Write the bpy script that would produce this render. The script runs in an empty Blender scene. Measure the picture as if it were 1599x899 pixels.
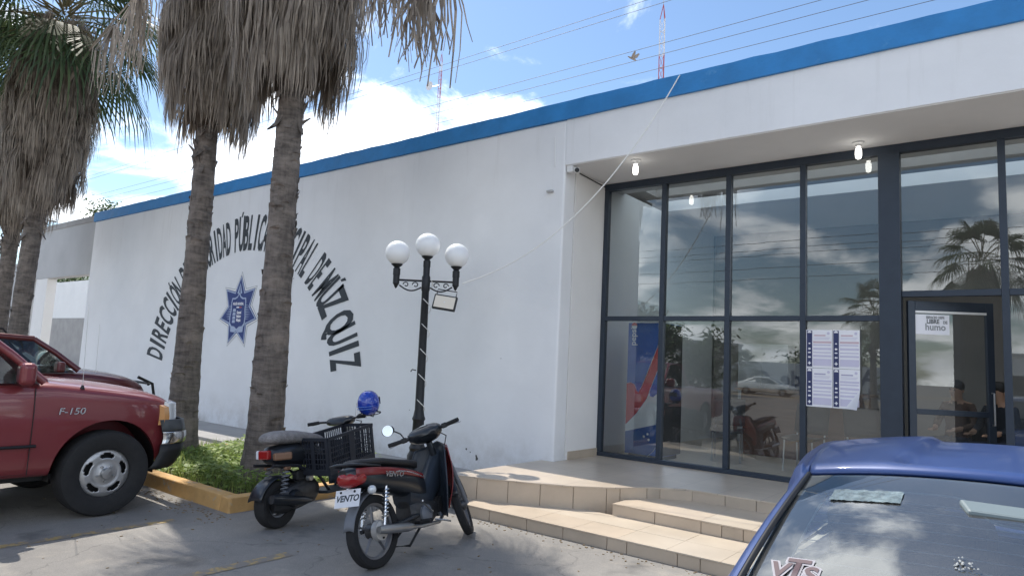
import bpy, bmesh, math, random
from mathutils import Vector, Matrix
R = math.radians
rnd = random.Random(7)
scn = bpy.context.scene
COL = scn.collection

# ------------------------------------------------------------------ camera
YAW, PITCH, ROLL = R(37.911), R(6.324), R(2.836)
CAM = Vector((0, 0, 1.65))
fw = Vector((-math.sin(YAW)*math.cos(PITCH), math.cos(YAW)*math.cos(PITCH), math.sin(PITCH)))
rt = Vector((math.cos(YAW), math.sin(YAW), 0)); upv = rt.cross(fw)
cr, sr = math.cos(ROLL), math.sin(ROLL)
rt2 = rt*cr + upv*sr; up2 = upv*cr - rt*sr
cd = bpy.data.cameras.new('camera'); cam = bpy.data.objects.new('camera', cd); COL.objects.link(cam)
m3 = Matrix((rt2, up2, -fw)).transposed()
cam.matrix_world = Matrix.Translation(CAM) @ m3.to_4x4()
cd.sensor_width = 36; cd.lens = 36*1044.4/1599; cd.clip_start = .05; cd.clip_end = 3000
scn.camera = cam
scn.render.resolution_x, scn.render.resolution_y = 1024, 575

def ray(px, py): return rt2*((px-800)/1044.4) - up2*((py-450)/1044.4) + fw
def on_y(px, py, Y): d = ray(px, py); return CAM + d*(Y/d.y)
def on_x(px, py, X): d = ray(px, py); return CAM + d*(X/d.x)
def on_z(px, py, Z): d = ray(px, py); return CAM + d*((Z-CAM.z)/d.z)

# ------------------------------------------------------------------ sky and sun
SUNV = Vector((-.60, .155, 1.0)).normalized()
SUN_EL = math.asin(SUNV.z); SUN_AZ = math.atan2(SUNV.x, SUNV.y)
world = bpy.data.worlds.new('World'); scn.world = world; world.use_nodes = True
nt = world.node_tree; N = nt.nodes; Lk = nt.links; N.clear()
def wn(t, **k):
    n = N.new(t)
    for a, b in k.items(): setattr(n, a, b)
    return n
def wmath(op, a, b=None, c=None, clamp=False):
    n = wn('ShaderNodeMath', operation=op); n.use_clamp = clamp
    for i, v in enumerate((a, b, c)):
        if v is None: continue
        if isinstance(v, (int, float)): n.inputs[i].default_value = v
        else: Lk.new(v, n.inputs[i])
    return n.outputs[0]
sky = wn('ShaderNodeTexSky', sky_type='NISHITA', sun_disc=False)
sky.sun_elevation = SUN_EL; sky.sun_rotation = SUN_AZ; sky.air_density = 1.15; sky.dust_density = .7; sky.ozone_density = 1.6
tc = wn('ShaderNodeTexCoord'); sx = wn('ShaderNodeSeparateXYZ'); Lk.new(tc.outputs['Generated'], sx.inputs[0])
zz = wmath('MAXIMUM', sx.outputs[2], .0); den = wmath('ADD', zz, .28)
cx = wn('ShaderNodeCombineXYZ'); Lk.new(wmath('DIVIDE', sx.outputs[0], den), cx.inputs[0]); Lk.new(wmath('DIVIDE', sx.outputs[1], den), cx.inputs[1])
mp = wn('ShaderNodeMapping'); Lk.new(cx.outputs[0], mp.inputs[0]); mp.inputs['Location'].default_value = (3.1, 1.7, 0)
n1 = wn('ShaderNodeTexNoise'); n1.inputs['Scale'].default_value = .85; n1.inputs['Detail'].default_value = 3
n2 = wn('ShaderNodeTexNoise'); n2.inputs['Scale'].default_value = 3.4; n2.inputs['Detail'].default_value = 9; n2.inputs['Roughness'].default_value = .62; n2.inputs['Distortion'].default_value = .35
n3 = wn('ShaderNodeTexNoise'); n3.inputs['Scale'].default_value = 2.1; n3.inputs['Detail'].default_value = 6
for n in (n1, n2, n3): Lk.new(mp.outputs[0], n.inputs['Vector'])
cov = wmath('ADD', wmath('MULTIPLY', n1.outputs[0], .95), wmath('MULTIPLY', n2.outputs[0], .62))
hz = wmath('MULTIPLY', wmath('SUBTRACT', .45, zz), .12)
mk = wn('ShaderNodeMapRange', interpolation_type='SMOOTHSTEP'); Lk.new(wmath('ADD', cov, hz), mk.inputs[0])
mk.inputs[1].default_value = .76; mk.inputs[2].default_value = .92
shd = wn('ShaderNodeMapRange'); Lk.new(n3.outputs[0], shd.inputs[0]); shd.inputs[1].default_value = .35; shd.inputs[2].default_value = .65
ccol = wn('ShaderNodeMix', data_type='RGBA'); Lk.new(shd.outputs[0], ccol.inputs[0])
ccol.inputs[6].default_value = (8.5, 8.9, 9.6, 1); ccol.inputs[7].default_value = (16, 16.2, 16.4, 1)
mixc = wn('ShaderNodeMix', data_type='RGBA'); Lk.new(wmath('MULTIPLY', mk.outputs[0], .93), mixc.inputs[0])
skb = wn('ShaderNodeMix', data_type='RGBA', blend_type='MULTIPLY'); skb.inputs[0].default_value = 1; Lk.new(sky.outputs[0], skb.inputs[6]); skb.inputs[7].default_value = (.67, .745, .81, 1)
Lk.new(skb.outputs[2], mixc.inputs[6]); Lk.new(ccol.outputs[2], mixc.inputs[7])
bg = wn('ShaderNodeBackground'); bg.inputs[1].default_value = .115; Lk.new(mixc.outputs[2], bg.inputs[0])
wo = wn('ShaderNodeOutputWorld'); Lk.new(bg.outputs[0], wo.inputs[0])

sl = bpy.data.lights.new('sun', 'SUN'); so = bpy.data.objects.new('sun', sl); COL.objects.link(so)
sl.energy = 2.7; sl.angle = R(.53); sl.color = (1, .94, .85)
so.rotation_euler = SUNV.to_track_quat('Z', 'Y').to_euler(); so.location = (-30, 8, 50)
scn.view_settings.view_transform = 'Standard'; scn.view_settings.look = 'None'
scn.view_settings.gamma = 1; scn.view_settings.use_curve_mapping = False
scn.view_settings.exposure = .95

# ------------------------------------------------------------------ materials
MATS = {}
def mat(name, col, rough=.6, metal=0., var=0., vscale=4., bump=0., bscale=60., coat=0., spec=.5, stretch=(1,1,1), dark=None, wear=None, wscale=2., sss=0, emit=None, trans=0, ior=1.45, objcoord=True):
    """principled with two-scale colour variation, grain bump and optional wear colour"""
    if name in MATS: return MATS[name]
    m = bpy.data.materials.new(name); m.use_nodes = True; t = m.node_tree; n = t.nodes; l = t.links
    b = n['Principled BSDF']
    b.inputs['Base Color'].default_value = (*col, 1); b.inputs['Roughness'].default_value = rough
    b.inputs['Metallic'].default_value = metal; b.inputs['Coat Weight'].default_value = coat
    b.inputs['Coat Roughness'].default_value = .06
    b.inputs['Specular IOR Level'].default_value = spec; b.inputs['IOR'].default_value = ior
    b.inputs['Transmission Weight'].default_value = trans
    if emit: b.inputs['Emission Color'].default_value = (*emit[0], 1); b.inputs['Emission Strength'].default_value = emit[1]
    if var or bump or wear:
        c = n.new('ShaderNodeTexCoord'); g = n.new('ShaderNodeMapping'); g.inputs['Scale'].default_value = stretch
        l.new(c.outputs['Object'], g.inputs[0])
    if var:
        a = n.new('ShaderNodeTexNoise'); a.inputs['Scale'].default_value = vscale; a.inputs['Detail'].default_value = 6; a.inputs['Roughness'].default_value = .6; l.new(g.outputs[0], a.inputs['Vector'])
        mr = n.new('ShaderNodeMapRange'); l.new(a.outputs[0], mr.inputs[0]); mr.inputs[1].default_value = .3; mr.inputs[2].default_value = .7
        mx = n.new('ShaderNodeMix'); mx.data_type = 'RGBA'; l.new(mr.outputs[0], mx.inputs[0])
        d = dark or tuple(x*(1-var) for x in col)
        mx.inputs[6].default_value = (*d, 1); mx.inputs[7].default_value = (*[min(1, x*(1+var*.5)) for x in col], 1)
        out = mx.outputs[2]
        if wear:
            w = n.new('ShaderNodeTexNoise'); w.inputs['Scale'].default_value = wscale; w.inputs['Detail'].default_value = 10; w.inputs['Roughness'].default_value = .72; l.new(g.outputs[0], w.inputs['Vector'])
            wr = n.new('ShaderNodeMapRange'); l.new(w.outputs[0], wr.inputs[0]); wr.inputs[1].default_value = wear[1]; wr.inputs[2].default_value = wear[1]+.09
            m2 = n.new('ShaderNodeMix'); m2.data_type = 'RGBA'; l.new(wr.outputs[0], m2.inputs[0]); l.new(out, m2.inputs[6]); m2.inputs[7].default_value = (*wear[0], 1); out = m2.outputs[2]
        l.new(out, b.inputs['Base Color'])
        rr = n.new('ShaderNodeMapRange'); l.new(a.outputs[0], rr.inputs[0]); rr.inputs[3].default_value = max(0, rough-.12*min(1, var*4)); rr.inputs[4].default_value = min(1, rough+.12*min(1, var*4)); l.new(rr.outputs[0], b.inputs['Roughness'])
    if bump:
        q = n.new('ShaderNodeTexNoise'); q.inputs['Scale'].default_value = bscale; q.inputs['Detail'].default_value = 5; l.new(g.outputs[0], q.inputs['Vector'])
        bp = n.new('ShaderNodeBump'); bp.inputs['Strength'].default_value = bump; bp.inputs['Distance'].default_value = .02; l.new(q.outputs[0], bp.inputs['Height']); l.new(bp.outputs[0], b.inputs['Normal'])
    MATS[name] = m; return m

def glassmat(name, tint, ior=1.6, rough=.0, dirt=.0):
    """window glass: Fresnel mix of mirror reflection and tinted see-through"""
    m = bpy.data.materials.new(name); m.use_nodes = True; t = m.node_tree; n = t.nodes; l = t.links; n.clear()
    o = n.new('ShaderNodeOutputMaterial'); mx = n.new('ShaderNodeMixShader'); f = n.new('ShaderNodeFresnel'); f.inputs[0].default_value = ior
    tr = n.new('ShaderNodeBsdfTransparent'); tr.inputs[0].default_value = (*tint, 1)
    g = n.new('ShaderNodeBsdfGlossy'); g.inputs['Roughness'].default_value = rough; g.inputs[0].default_value = (.92, .95, .95, 1)
    c = n.new('ShaderNodeTexCoord'); q = n.new('ShaderNodeTexNoise'); q.inputs['Scale'].default_value = 1.3; l.new(c.outputs['Object'], q.inputs['Vector'])
    bp = n.new('ShaderNodeBump'); bp.inputs['Strength'].default_value = .012; l.new(q.outputs[0], bp.inputs['Height']); l.new(bp.outputs[0], g.inputs['Normal'])
    l.new(f.outputs[0], mx.inputs[0]); l.new(tr.outputs[0], mx.inputs[1]); l.new(g.outputs[0], mx.inputs[2])
    last = mx.outputs[0]
    if dirt:
        df = n.new('ShaderNodeBsdfDiffuse'); df.inputs[0].default_value = (.5, .5, .48, 1)
        q2 = n.new('ShaderNodeTexNoise'); q2.inputs['Scale'].default_value = 3; q2.inputs['Detail'].default_value = 8; l.new(c.outputs['Object'], q2.inputs['Vector'])
        mr = n.new('ShaderNodeMapRange'); l.new(q2.outputs[0], mr.inputs[0]); mr.inputs[1].default_value = .35; mr.inputs[2].default_value = .8; mr.inputs[3].default_value = dirt*.3; mr.inputs[4].default_value = dirt
        m2 = n.new('ShaderNodeMixShader'); l.new(mr.outputs[0], m2.inputs[0]); l.new(last, m2.inputs[1]); l.new(df.outputs[0], m2.inputs[2]); last = m2.outputs[0]
    l.new(last, o.inputs[0]); MATS[name] = m; return m

# ------------------------------------------------------------------ mesh helpers
class MB:
    def __init__(s): s.v = []; s.f = []
    def add(s, vs, fs):
        o = len(s.v); s.v += [tuple(v) for v in vs]; s.f += [tuple(i+o for i in f) for f in fs]; return s
    def box(s, c, d, rot=None):
        x, y, z = d[0]/2, d[1]/2, d[2]/2; c = Vector(c)
        vs = [Vector((a*x, b*y, e*z)) for a in (-1, 1) for b in (-1, 1) for e in (-1, 1)]
        if rot: vs = [rot @ v for v in vs]
        return s.add([v+c for v in vs], [(0,1,3,2),(4,6,7,5),(0,4,5,1),(2,3,7,6),(0,2,6,4),(1,5,7,3)])
    def bx(s, x0, x1, y0, y1, z0, z1): return s.box(((x0+x1)/2, (y0+y1)/2, (z0+z1)/2), (x1-x0, y1-y0, z1-z0))
    def tube(s, pts, r, n=8, cap=True, flat=1.):
        pts = [Vector(p) for p in pts]; rs = r if isinstance(r, (list, tuple)) else [r]*len(pts)
        t0 = (pts[1]-pts[0]).normalized(); a = Vector((0,0,1)) if abs(t0.z) < .9 else Vector((1,0,0))
        u = t0.cross(a).normalized(); rings = []
        for i, p in enumerate(pts):
            t = (pts[min(i+1, len(pts)-1)]-pts[max(i-1, 0)]).normalized()
            u = (u - t*u.dot(t)).normalized(); w = t.cross(u)
            rings.append([p + (u*math.cos(2*math.pi*k/n) + w*math.sin(2*math.pi*k/n)*flat)*rs[i] for k in range(n)])
        return s.loft(rings, cap)
    def loft(s, rings, cap=True, closed=True):
        n = len(rings[0]); vs = [v for r in rings for v in r]; fs = []
        for i in range(len(rings)-1):
            for k in range(n if closed else n-1):
                a, b = i*n+k, i*n+(k+1) % n; fs.append((a, b, b+n, a+n))
        if cap and closed: fs.append(tuple(range(n))[::-1]); fs.append(tuple(range((len(rings)-1)*n, len(rings)*n)))
        return s.add(vs, fs)
    def lathe(s, prof, n=20, c=(0,0,0), axis='z', cap=True):
        c = Vector(c); rings = []
        for r, h in prof:
            ring = []
            for k in range(n):
                a = 2*math.pi*k/n; p, q = r*math.cos(a), r*math.sin(a)
                ring.append(c + Vector({'z': (p, q, h), 'x': (h, p, q), 'y': (p, h, -q)}[axis]))
            rings.append(ring)
        return s.loft(rings, cap)
    def ball(s, c, r, n=20, sc=(1,1,1)):
        c = Vector(c); rings = []
        for i in range(1, n//2):
            th = math.pi*i/(n//2)
            rings.append([c+Vector((r*sc[0]*math.sin(th)*math.cos(2*math.pi*k/n), r*sc[1]*math.sin(th)*math.sin(2*math.pi*k/n), -r*sc[2]*math.cos(th))) for k in range(n)])
        return s.loft(rings)
    def prism(s, poly, o, u, v, n, d):
        """extrude 2D poly (in frame o,u,v) by d along n"""
        o, u, v, n = map(Vector, (o, u, v, n)); a = [o+u*p+v*q for p, q in poly]; b = [p+n*d for p in a]; k = len(a)
        return s.add(a+b, [tuple(range(k))[::-1], tuple(range(k, 2*k))]+[(i, (i+1) % k, (i+1) % k+k, i+k) for i in range(k)])
    def grid(s, fn, nu, nv, thick=0):
        vs = [Vector(fn(i/nu, j/nv)) for i in range(nu+1) for j in range(nv+1)]
        return s.add(vs, [(i*(nv+1)+j, (i+1)*(nv+1)+j, (i+1)*(nv+1)+j+1, i*(nv+1)+j+1) for i in range(nu) for j in range(nv)])
    def build(s, name, m, parent=None, smooth=0, bevel=0, fix=True, sub=0, solid=0, seg=2):
        me = bpy.data.meshes.new(name); me.from_pydata(s.v, [], s.f)
        if fix:
            bm = bmesh.new(); bm.from_mesh(me); bmesh.ops.recalc_face_normals(bm, faces=bm.faces); bm.to_mesh(me); bm.free()
        return link(name, me, m, parent, smooth, bevel, sub, solid, seg)
def link(name, me, m, parent=None, smooth=0, bevel=0, sub=0, solid=0, seg=2):
    o = bpy.data.objects.new(name, me); COL.objects.link(o); me.materials.append(m if not isinstance(m, str) else MATS[m])
    if smooth: me.polygons.foreach_set('use_smooth', [True]*len(me.polygons)); me.set_sharp_from_angle(angle=R(smooth))
    if solid: q = o.modifiers.new('solid', 'SOLIDIFY'); q.thickness = solid; q.offset = -1
    if sub: q = o.modifiers.new('sub', 'SUBSURF'); q.levels = q.render_levels = sub
    if bevel: q = o.modifiers.new('bevel', 'BEVEL'); q.width = bevel; q.segments = seg; q.limit_method = 'ANGLE'; q.angle_limit = R(40)
    if parent: o.parent = parent
    return o
def tag(o, label=None, cat=None, group=None, kind=None):
    if label: o['label'] = label
    if cat: o['category'] = cat
    if group: o['group'] = group
    if kind: o['kind'] = kind
    return o
def thing(name, label, cat, loc=(0,0,0), rot=(0,0,0), group=None):
    o = bpy.data.objects.new(name, None); COL.objects.link(o); o.location = loc; o.rotation_euler = rot; o.empty_display_size = .2
    return tag(o, label, cat, group)
def copy_tree(o, parent=None):
    c = o.copy(); COL.objects.link(c); c.parent = parent
    for ch in list(o.children): copy_tree(ch, c)
    return c
def bake(o):
    """apply modifiers of o into its mesh"""
    dg = bpy.context.evaluated_depsgraph_get(); dg.update()
    me = bpy.data.meshes.new_from_object(o.evaluated_get(dg)); o.modifiers.clear(); o.data = me; return o
def cut(o, cutters):
    for c in cutters:
        c.parent = o.parent
        q = o.modifiers.new('cut', 'BOOLEAN'); q.object = c; q.operation = 'DIFFERENCE'; q.solver = 'EXACT'
    bake(o)
    for c in cutters: bpy.data.objects.remove(c)
def text_mesh(s, size=1., bold=0., sx=1., align='CENTER', space=1., shear=0., extrude=0):
    cu = bpy.data.curves.new('lettering', 'FONT'); cu.body = s; cu.size = size; cu.align_x = align; cu.offset = bold; cu.space_character = space; cu.shear = shear; cu.extrude = extrude; cu.resolution_u = 3
    o = bpy.data.objects.new('lettering', cu); COL.objects.link(o)
    dg = bpy.context.evaluated_depsgraph_get(); dg.update()
    me = bpy.data.meshes.new_from_object(o.evaluated_get(dg)); bpy.data.objects.remove(o)
    for v in me.vertices: v.co.x *= sx
    return me
def bounds(me):
    xs = [v.co.x for v in me.vertices]; ys = [v.co.y for v in me.vertices]; return (min(xs), max(xs), min(ys), max(ys)) if xs else (0,0,0,0)
def put_text(name, s, m, frame, parent, **k):
    """flat lettering; frame = 4x4 whose x,y span the surface"""
    me = text_mesh(s, **k); me.transform(frame); return link(name, me, m, parent)
def frame(o, u, v):
    u, v = Vector(u).normalized(), Vector(v).normalized(); n = u.cross(v)
    M = Matrix((u, v, n)).transposed().to_4x4(); M.translation = Vector(o); return M

mat('wall_white', (.80, .80, .79), .85, var=.05, vscale=.9, bump=.12, bscale=26, wear=((.60, .58, .55), .72), wscale=1.1)
def stained_wall(name, col):
    m = bpy.data.materials.new(name); m.use_nodes = True; t = m.node_tree; n = t.nodes; l = t.links; b = n['Principled BSDF']; b.inputs['Roughness'].default_value = .85
    c = n.new('ShaderNodeTexCoord'); sp = n.new('ShaderNodeSeparateXYZ'); l.new(c.outputs['Object'], sp.inputs[0])
    def nz(sc, s, d=6, r=.6):
        g = n.new('ShaderNodeMapping'); g.inputs['Scale'].default_value = sc; l.new(c.outputs['Object'], g.inputs[0]); q = n.new('ShaderNodeTexNoise'); q.inputs['Scale'].default_value = s; q.inputs['Detail'].default_value = d; q.inputs['Roughness'].default_value = r; l.new(g.outputs[0], q.inputs['Vector']); return q.outputs[0]
    def rg_(i, a, bb, lo=0, hi=1):
        q = n.new('ShaderNodeMapRange'); l.new(i, q.inputs[0]); q.inputs[1].default_value = a; q.inputs[2].default_value = bb; q.inputs[3].default_value = lo; q.inputs[4].default_value = hi; return q.outputs[0]
    def mul(a, bb):
        q = n.new('ShaderNodeMath'); q.operation = 'MULTIPLY'; l.new(a, q.inputs[0]); l.new(bb, q.inputs[1]); return q.outputs[0]
    def mx(f, a, bb):
        q = n.new('ShaderNodeMix'); q.data_type = 'RGBA'; l.new(f, q.inputs[0])
        if isinstance(a, tuple): q.inputs[6].default_value = (*a, 1)
        else: l.new(a, q.inputs[6])
        q.inputs[7].default_value = (*bb, 1); return q.outputs[2]
    k = tuple(x*.93 for x in col)
    o = mx(rg_(nz((1,1,1), .8, 5), .35, .65), col, k)
    o = mx(mul(rg_(nz((3.2,3.2,.22), 1.6, 8, .7), .54, .74, 0, .30), rg_(sp.outputs[2], 3.4, 5.0)), o, (.50, .49, .47))      # rain runs under the coping
    o = mx(mul(rg_(nz((1,1,1), 2.3, 9, .7), .40, .62, 0, .6), rg_(sp.outputs[2], .75, .1)), o, (.45, .42, .38))                # splashed dirt at the foot
    o = mx(rg_(nz((1,1,1), .55, 2, .4), .60, .62, 0, .10), o, (.92, .92, .92))                                                 # repainted patches
    o = mx(rg_(nz((1,1,1), 5.5, 10, .75), .71, .77, 0, .2), o, (.55, .53, .50))
    l.new(o, b.inputs['Base Color'])
    bp = n.new('ShaderNodeBump'); bp.inputs['Strength'].default_value = .16; bp.inputs['Distance'].default_value = .02; l.new(nz((1,1,1), 9, 9, .65), bp.inputs['Height']); l.new(bp.outputs[0], b.inputs['Normal']); MATS[name] = m
stained_wall('stucco', (.80, .81, .825))
mat('hall_paint', (.80, .82, .83), .8); mat('hall_back', (.20, .185, .17), .85, var=.15, vscale=1.2)  # back wall coloured dark for the gloom deep in the hall
mat('soffit', (.72, .715, .71), .9, var=.05, vscale=1.5, bump=.08, bscale=30)
mat('reveal_paint', (.78, .77, .755), .85, var=.04, vscale=1.2, bump=.1, bscale=26)
mat('blue_paint', (.03, .22, .53), .6, var=.16, vscale=3, bump=.25, bscale=22, wear=((.10,.30,.55), .62), wscale=1.6)
mat('concrete', (.36, .35, .34), .9, var=.16, vscale=1.6, bump=.2, bscale=30)
mat('grey_plaster', (.47, .47, .47), .9, var=.12, vscale=.8, bump=.15, bscale=22)
mat('frame_metal', (.036, .048, .068), .42, metal=.3, var=.1, vscale=6)
mat('tile', (.52, .43, .33), .45, var=.14, vscale=2.2, bump=.04, bscale=40, wear=((.34, .28, .22), .66), wscale=3)
mat('tile_b', (.46, .385, .30), .48, var=.16, vscale=2.8, bump=.04, bscale=40, wear=((.30, .25, .2), .64), wscale=3)
mat('tile_top', (.55, .47, .37), .42, var=.12, vscale=1.6, bump=.03, bscale=40, wear=((.42, .36, .29), .66), wscale=2.5)
mat('grout', (.33, .285, .23), .9, var=.2, vscale=20)
mat('kerb_paint', (.60, .36, .14), .75, var=.18, vscale=5, bump=.2, bscale=40, wear=((.40, .37, .33), .56), wscale=7)
mat('soil', (.10, .075, .05), .95, var=.3, vscale=10, bump=.6, bscale=50)
mat('black_iron', (.016, .018, .022), .45, metal=.2, var=.2, vscale=20)
mat('chrome', (.75, .75, .75), .12, metal=1.)
mat('steel', (.50, .50, .50), .35, metal=.9, var=.12, vscale=8)
mat('white_cable', (.72, .72, .70), .6)
mat('paper', (.80, .80, .84), .7)
mat('navy_ink', (.04, .05, .13), .7)
mat('ink_soft', (.42, .40, .55), .7)
mat('ink_pale', (.58, .56, .70), .7)
mat('mural_ink', (.05, .06, .07), .8, var=.25, vscale=3, wear=((.22,.23,.24), .68), wscale=6)
mat('emblem_navy', (.03, .055, .20), .7, var=.12, vscale=6)
mat('emblem_pale', (.40, .47, .62), .75)
mat('emblem_grey', (.42, .44, .46), .75)
mat('white_plastic', (.75, .75, .74), .4)
mat('black_plastic', (.018, .019, .021), .5, var=.2, vscale=15)
mat('rubber', (.022, .022, .023), .85, var=.3, vscale=12, bump=.2, bscale=60)
glassmat('shop_glass', (.93, .97, .97), 2.15, dirt=.07)

# ------------------------------------------------------------------ ground
def asphalt():
    m = bpy.data.materials.new('asphalt'); m.use_nodes = True; t = m.node_tree; n = t.nodes; l = t.links; b = n['Principled BSDF']
    c = n.new('ShaderNodeTexCoord')
    def noise(s, d=6, r=.6):
        q = n.new('ShaderNodeTexNoise'); q.inputs['Scale'].default_value = s; q.inputs['Detail'].default_value = d; q.inputs['Roughness'].default_value = r; l.new(c.outputs['Object'], q.inputs['Vector']); return q.outputs[0]
    def rng(i, a, bb, lo=0, hi=1):
        q = n.new('ShaderNodeMapRange'); l.new(i, q.inputs[0]); q.inputs[1].default_value = a; q.inputs[2].default_value = bb; q.inputs[3].default_value = lo; q.inputs[4].default_value = hi; return q.outputs[0]
    def mix(f, a, bb, bl='MIX'):
        q = n.new('ShaderNodeMix'); q.data_type = 'RGBA'; q.blend_type = bl
        for i, v in ((0, f), (6, a), (7, bb)):
            if isinstance(v, tuple): q.inputs[i].default_value = (*v, 1)
            elif isinstance(v, float): q.inputs[i].default_value = v
            else: l.new(v, q.inputs[i])
        return q.outputs[2]
    base = mix(rng(noise(.7, 8, .65), .35, .68), (.21, .20, .187), (.31, .293, .268))
    vo = n.new('ShaderNodeTexVoronoi'); vo.inputs['Scale'].default_value = 95; l.new(c.outputs['Object'], vo.inputs['Vector'])
    st = mix(rng(vo.outputs['Distance'], .05, .5), (1.22, 1.2, 1.17), (.82, .82, .82))
    col = mix(.6, base, mix(1., base, st, 'MULTIPLY'))
    oil = rng(noise(1.6, 4, .5), .63, .75); col = mix(oil, col, (.13, .125, .118))
    dust = rng(noise(2.7, 10, .7), .54, .70, 0, .5); col = mix(dust, col, (.38, .34, .285))
    ck = n.new('ShaderNodeTexVoronoi'); ck.feature = 'DISTANCE_TO_EDGE'; ck.inputs['Scale'].default_value = .55
    wv = n.new('ShaderNodeTexNoise'); wv.inputs['Scale'].default_value = 3; wv.inputs['Detail'].default_value = 6; l.new(c.outputs['Object'], wv.inputs['Vector'])
    ad = n.new('ShaderNodeVectorMath'); ad.operation = 'ADD'; l.new(c.outputs['Object'], ad.inputs[0])
    sc = n.new('ShaderNodeVectorMath'); sc.operation = 'SCALE'; l.new(wv.outputs[1], sc.inputs[0]); sc.inputs['Scale'].default_value = .5; l.new(sc.outputs[0], ad.inputs[1]); l.new(ad.outputs[0], ck.inputs['Vector'])
    crack = rng(ck.outputs['Distance'], .0, .006, .4, 0); col = mix(crack, col, (.05, .047, .045))
    l.new(col, b.inputs['Base Color']); b.inputs['Roughness'].default_value = .88
    bp = n.new('ShaderNodeBump'); bp.inputs['Strength'].default_value = .35; bp.inputs['Distance'].default_value = .005; l.new(vo.outputs['Distance'], bp.inputs['Height'])
    b2 = n.new('ShaderNodeBump'); b2.inputs['Strength'].default_value = .3; b2.inputs['Distance'].default_value = .02; l.new(noise(12), b2.inputs['Height']); l.new(bp.outputs[0], b2.inputs['Normal']); l.new(b2.outputs[0], b.inputs['Normal'])
    MATS['asphalt'] = m; return m
asphalt()
tag(MB().add([(-400,-400,0),(400,-400,0),(400,400,0),(-400,400,0)], [(0,1,2,3)]).build('ground', 'asphalt'), kind='structure')
mat('line_paint', (.42, .30, .13), .8, var=.2, vscale=14, wear=((.21, .19, .17), .43), wscale=9)
for (x0, x1, y0, y1) in ((-4.92, -4.80, -2.4, 3.45), (-6.55, -6.45, -2.4, 3.3), (-2.35, -2.25, -2.4, 3.4), (.95, 1.05, -2.4, 3.4), (-9.45, -9.35, -2.4, 3.4)):
    tag(MB().add([(x0,y0,.004),(x1,y0,.004),(x1,y1,.004),(x0,y1,.004)], [(0,1,2,3)]).build('parking_line', 'line_paint'), kind='structure')
tag(MB().bx(-40, -5.28, 6.3, 7.66, -.05, .06).build('sidewalk', 'concrete', bevel=.01), kind='structure')
# ------------------------------------------------------------------ office building
WY, GY, PZ = 7.61, 8.77, .36
bld = thing('office_building', 'long white office building with blue roof edge and deep glazed entrance', 'building', (-5.09, WY, 0))
bld.location = (0, 0, 0)
def wallmesh(x0, x1, y0, y1, z0, z1, name, m, **k): return MB().bx(x0, x1, y0, y1, z0, z1).build(name, m, bld, **k)
wallmesh(-21.3, -5.09, WY, 7.9, -.05, 5.092, 'wall', 'stucco', bevel=.03, seg=3)
wallmesh(-5.088, 11, WY+.002, 7.9, 4.43, 5.09, 'fascia', 'stucco')
wallmesh(-5.32, -5.087, 7.901, GY+.05, 0, 4.43, 'entrance_side_wall', 'reveal_paint')
wallmesh(-5.32, -5.086, GY+.051, 13.2, 0, 4.43, 'hall_side_wall', 'hall_paint')
wallmesh(-5.086, -5.07, 7.95, GY-.03, PZ, PZ+.11, 'baseboard', 'tile_b', bevel=.003)
SK = (9.35, 10.75)  # invented opening through roof and ceiling, lets daylight into the hall
wallmesh(-5.086, 11, WY+.02, SK[0], 4.418, 4.6, 'soffit', 'soffit')
wallmesh(-5.086, 11, SK[1], 13.2, 4.418, 4.6, 'hall_ceiling', 'hall_paint')
wallmesh(-21.3, 11, 7.92, SK[0], 4.7, 4.95, 'roof', 'concrete'); wallmesh(-21.3, 11, SK[1], 16, 4.7, 4.95, 'roof', 'concrete'); wallmesh(-21.3, -5.2, SK[0]+.001, SK[1]-.001, 4.7, 4.95, 'roof', 'concrete'); wallmesh(4.2, 11, SK[0]+.001, SK[1]-.001, 4.418, 4.95, 'roof', 'concrete')
def added_rooflight():
    m = bpy.data.materials.new('translucent_sheet'); m.use_nodes = True; n = m.node_tree.nodes; l = m.node_tree.links; n.clear(); o = n.new('ShaderNodeOutputMaterial'); t = n.new('ShaderNodeBsdfTranslucent'); t.inputs[0].default_value = (.47,.52,.54,1); l.new(t.outputs[0], o.inputs[0]); MATS['translucent_sheet'] = m
added_rooflight()
for k in range(8): MB().add([(-5.2+9.4*k/8+.01,SK[0]-.1,4.96),(-5.2+9.4*(k+1)/8-.01,SK[0]-.1,4.96),(-5.2+9.4*(k+1)/8-.01,SK[1]+.1,4.975),(-5.2+9.4*k/8+.01,SK[1]+.1,4.975)], [(0,1,2,3)]).build('added_rooflight_sheet', 'translucent_sheet', bld)  # added sheets out of view, pass daylight down to brighten fridge and hall wall
wallmesh(-21.3, -21.0, 7.91, 16, 0, 4.69, 'end_wall', 'wall_white')
wallmesh(-21.3, 11.3, 16, 16.3, 0, 5.0, 'rear_wall', 'wall_white')
wallmesh(11.001, 11.3, WY, 15.9, 0, 5.09, 'end_wall', 'wall_white')
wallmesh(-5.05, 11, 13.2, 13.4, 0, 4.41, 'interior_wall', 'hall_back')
# hand-made blue coping: uneven top edge
b = MB(); rings = []
nb = 130
for i in range(nb+1):
    x = -21.34+32.7*i/nb; j = lambda a: rnd.uniform(-a, a)
    rings.append([Vector((x, 7.572+j(.006), 5.088+j(.004))), Vector((x, 7.572+j(.006), 5.345+j(.006))), Vector((x, 7.90, 5.352+j(.006))), Vector((x, 7.94, 5.09))])
b.loft(rings).build('parapet_band', 'blue_paint', bld)

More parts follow.
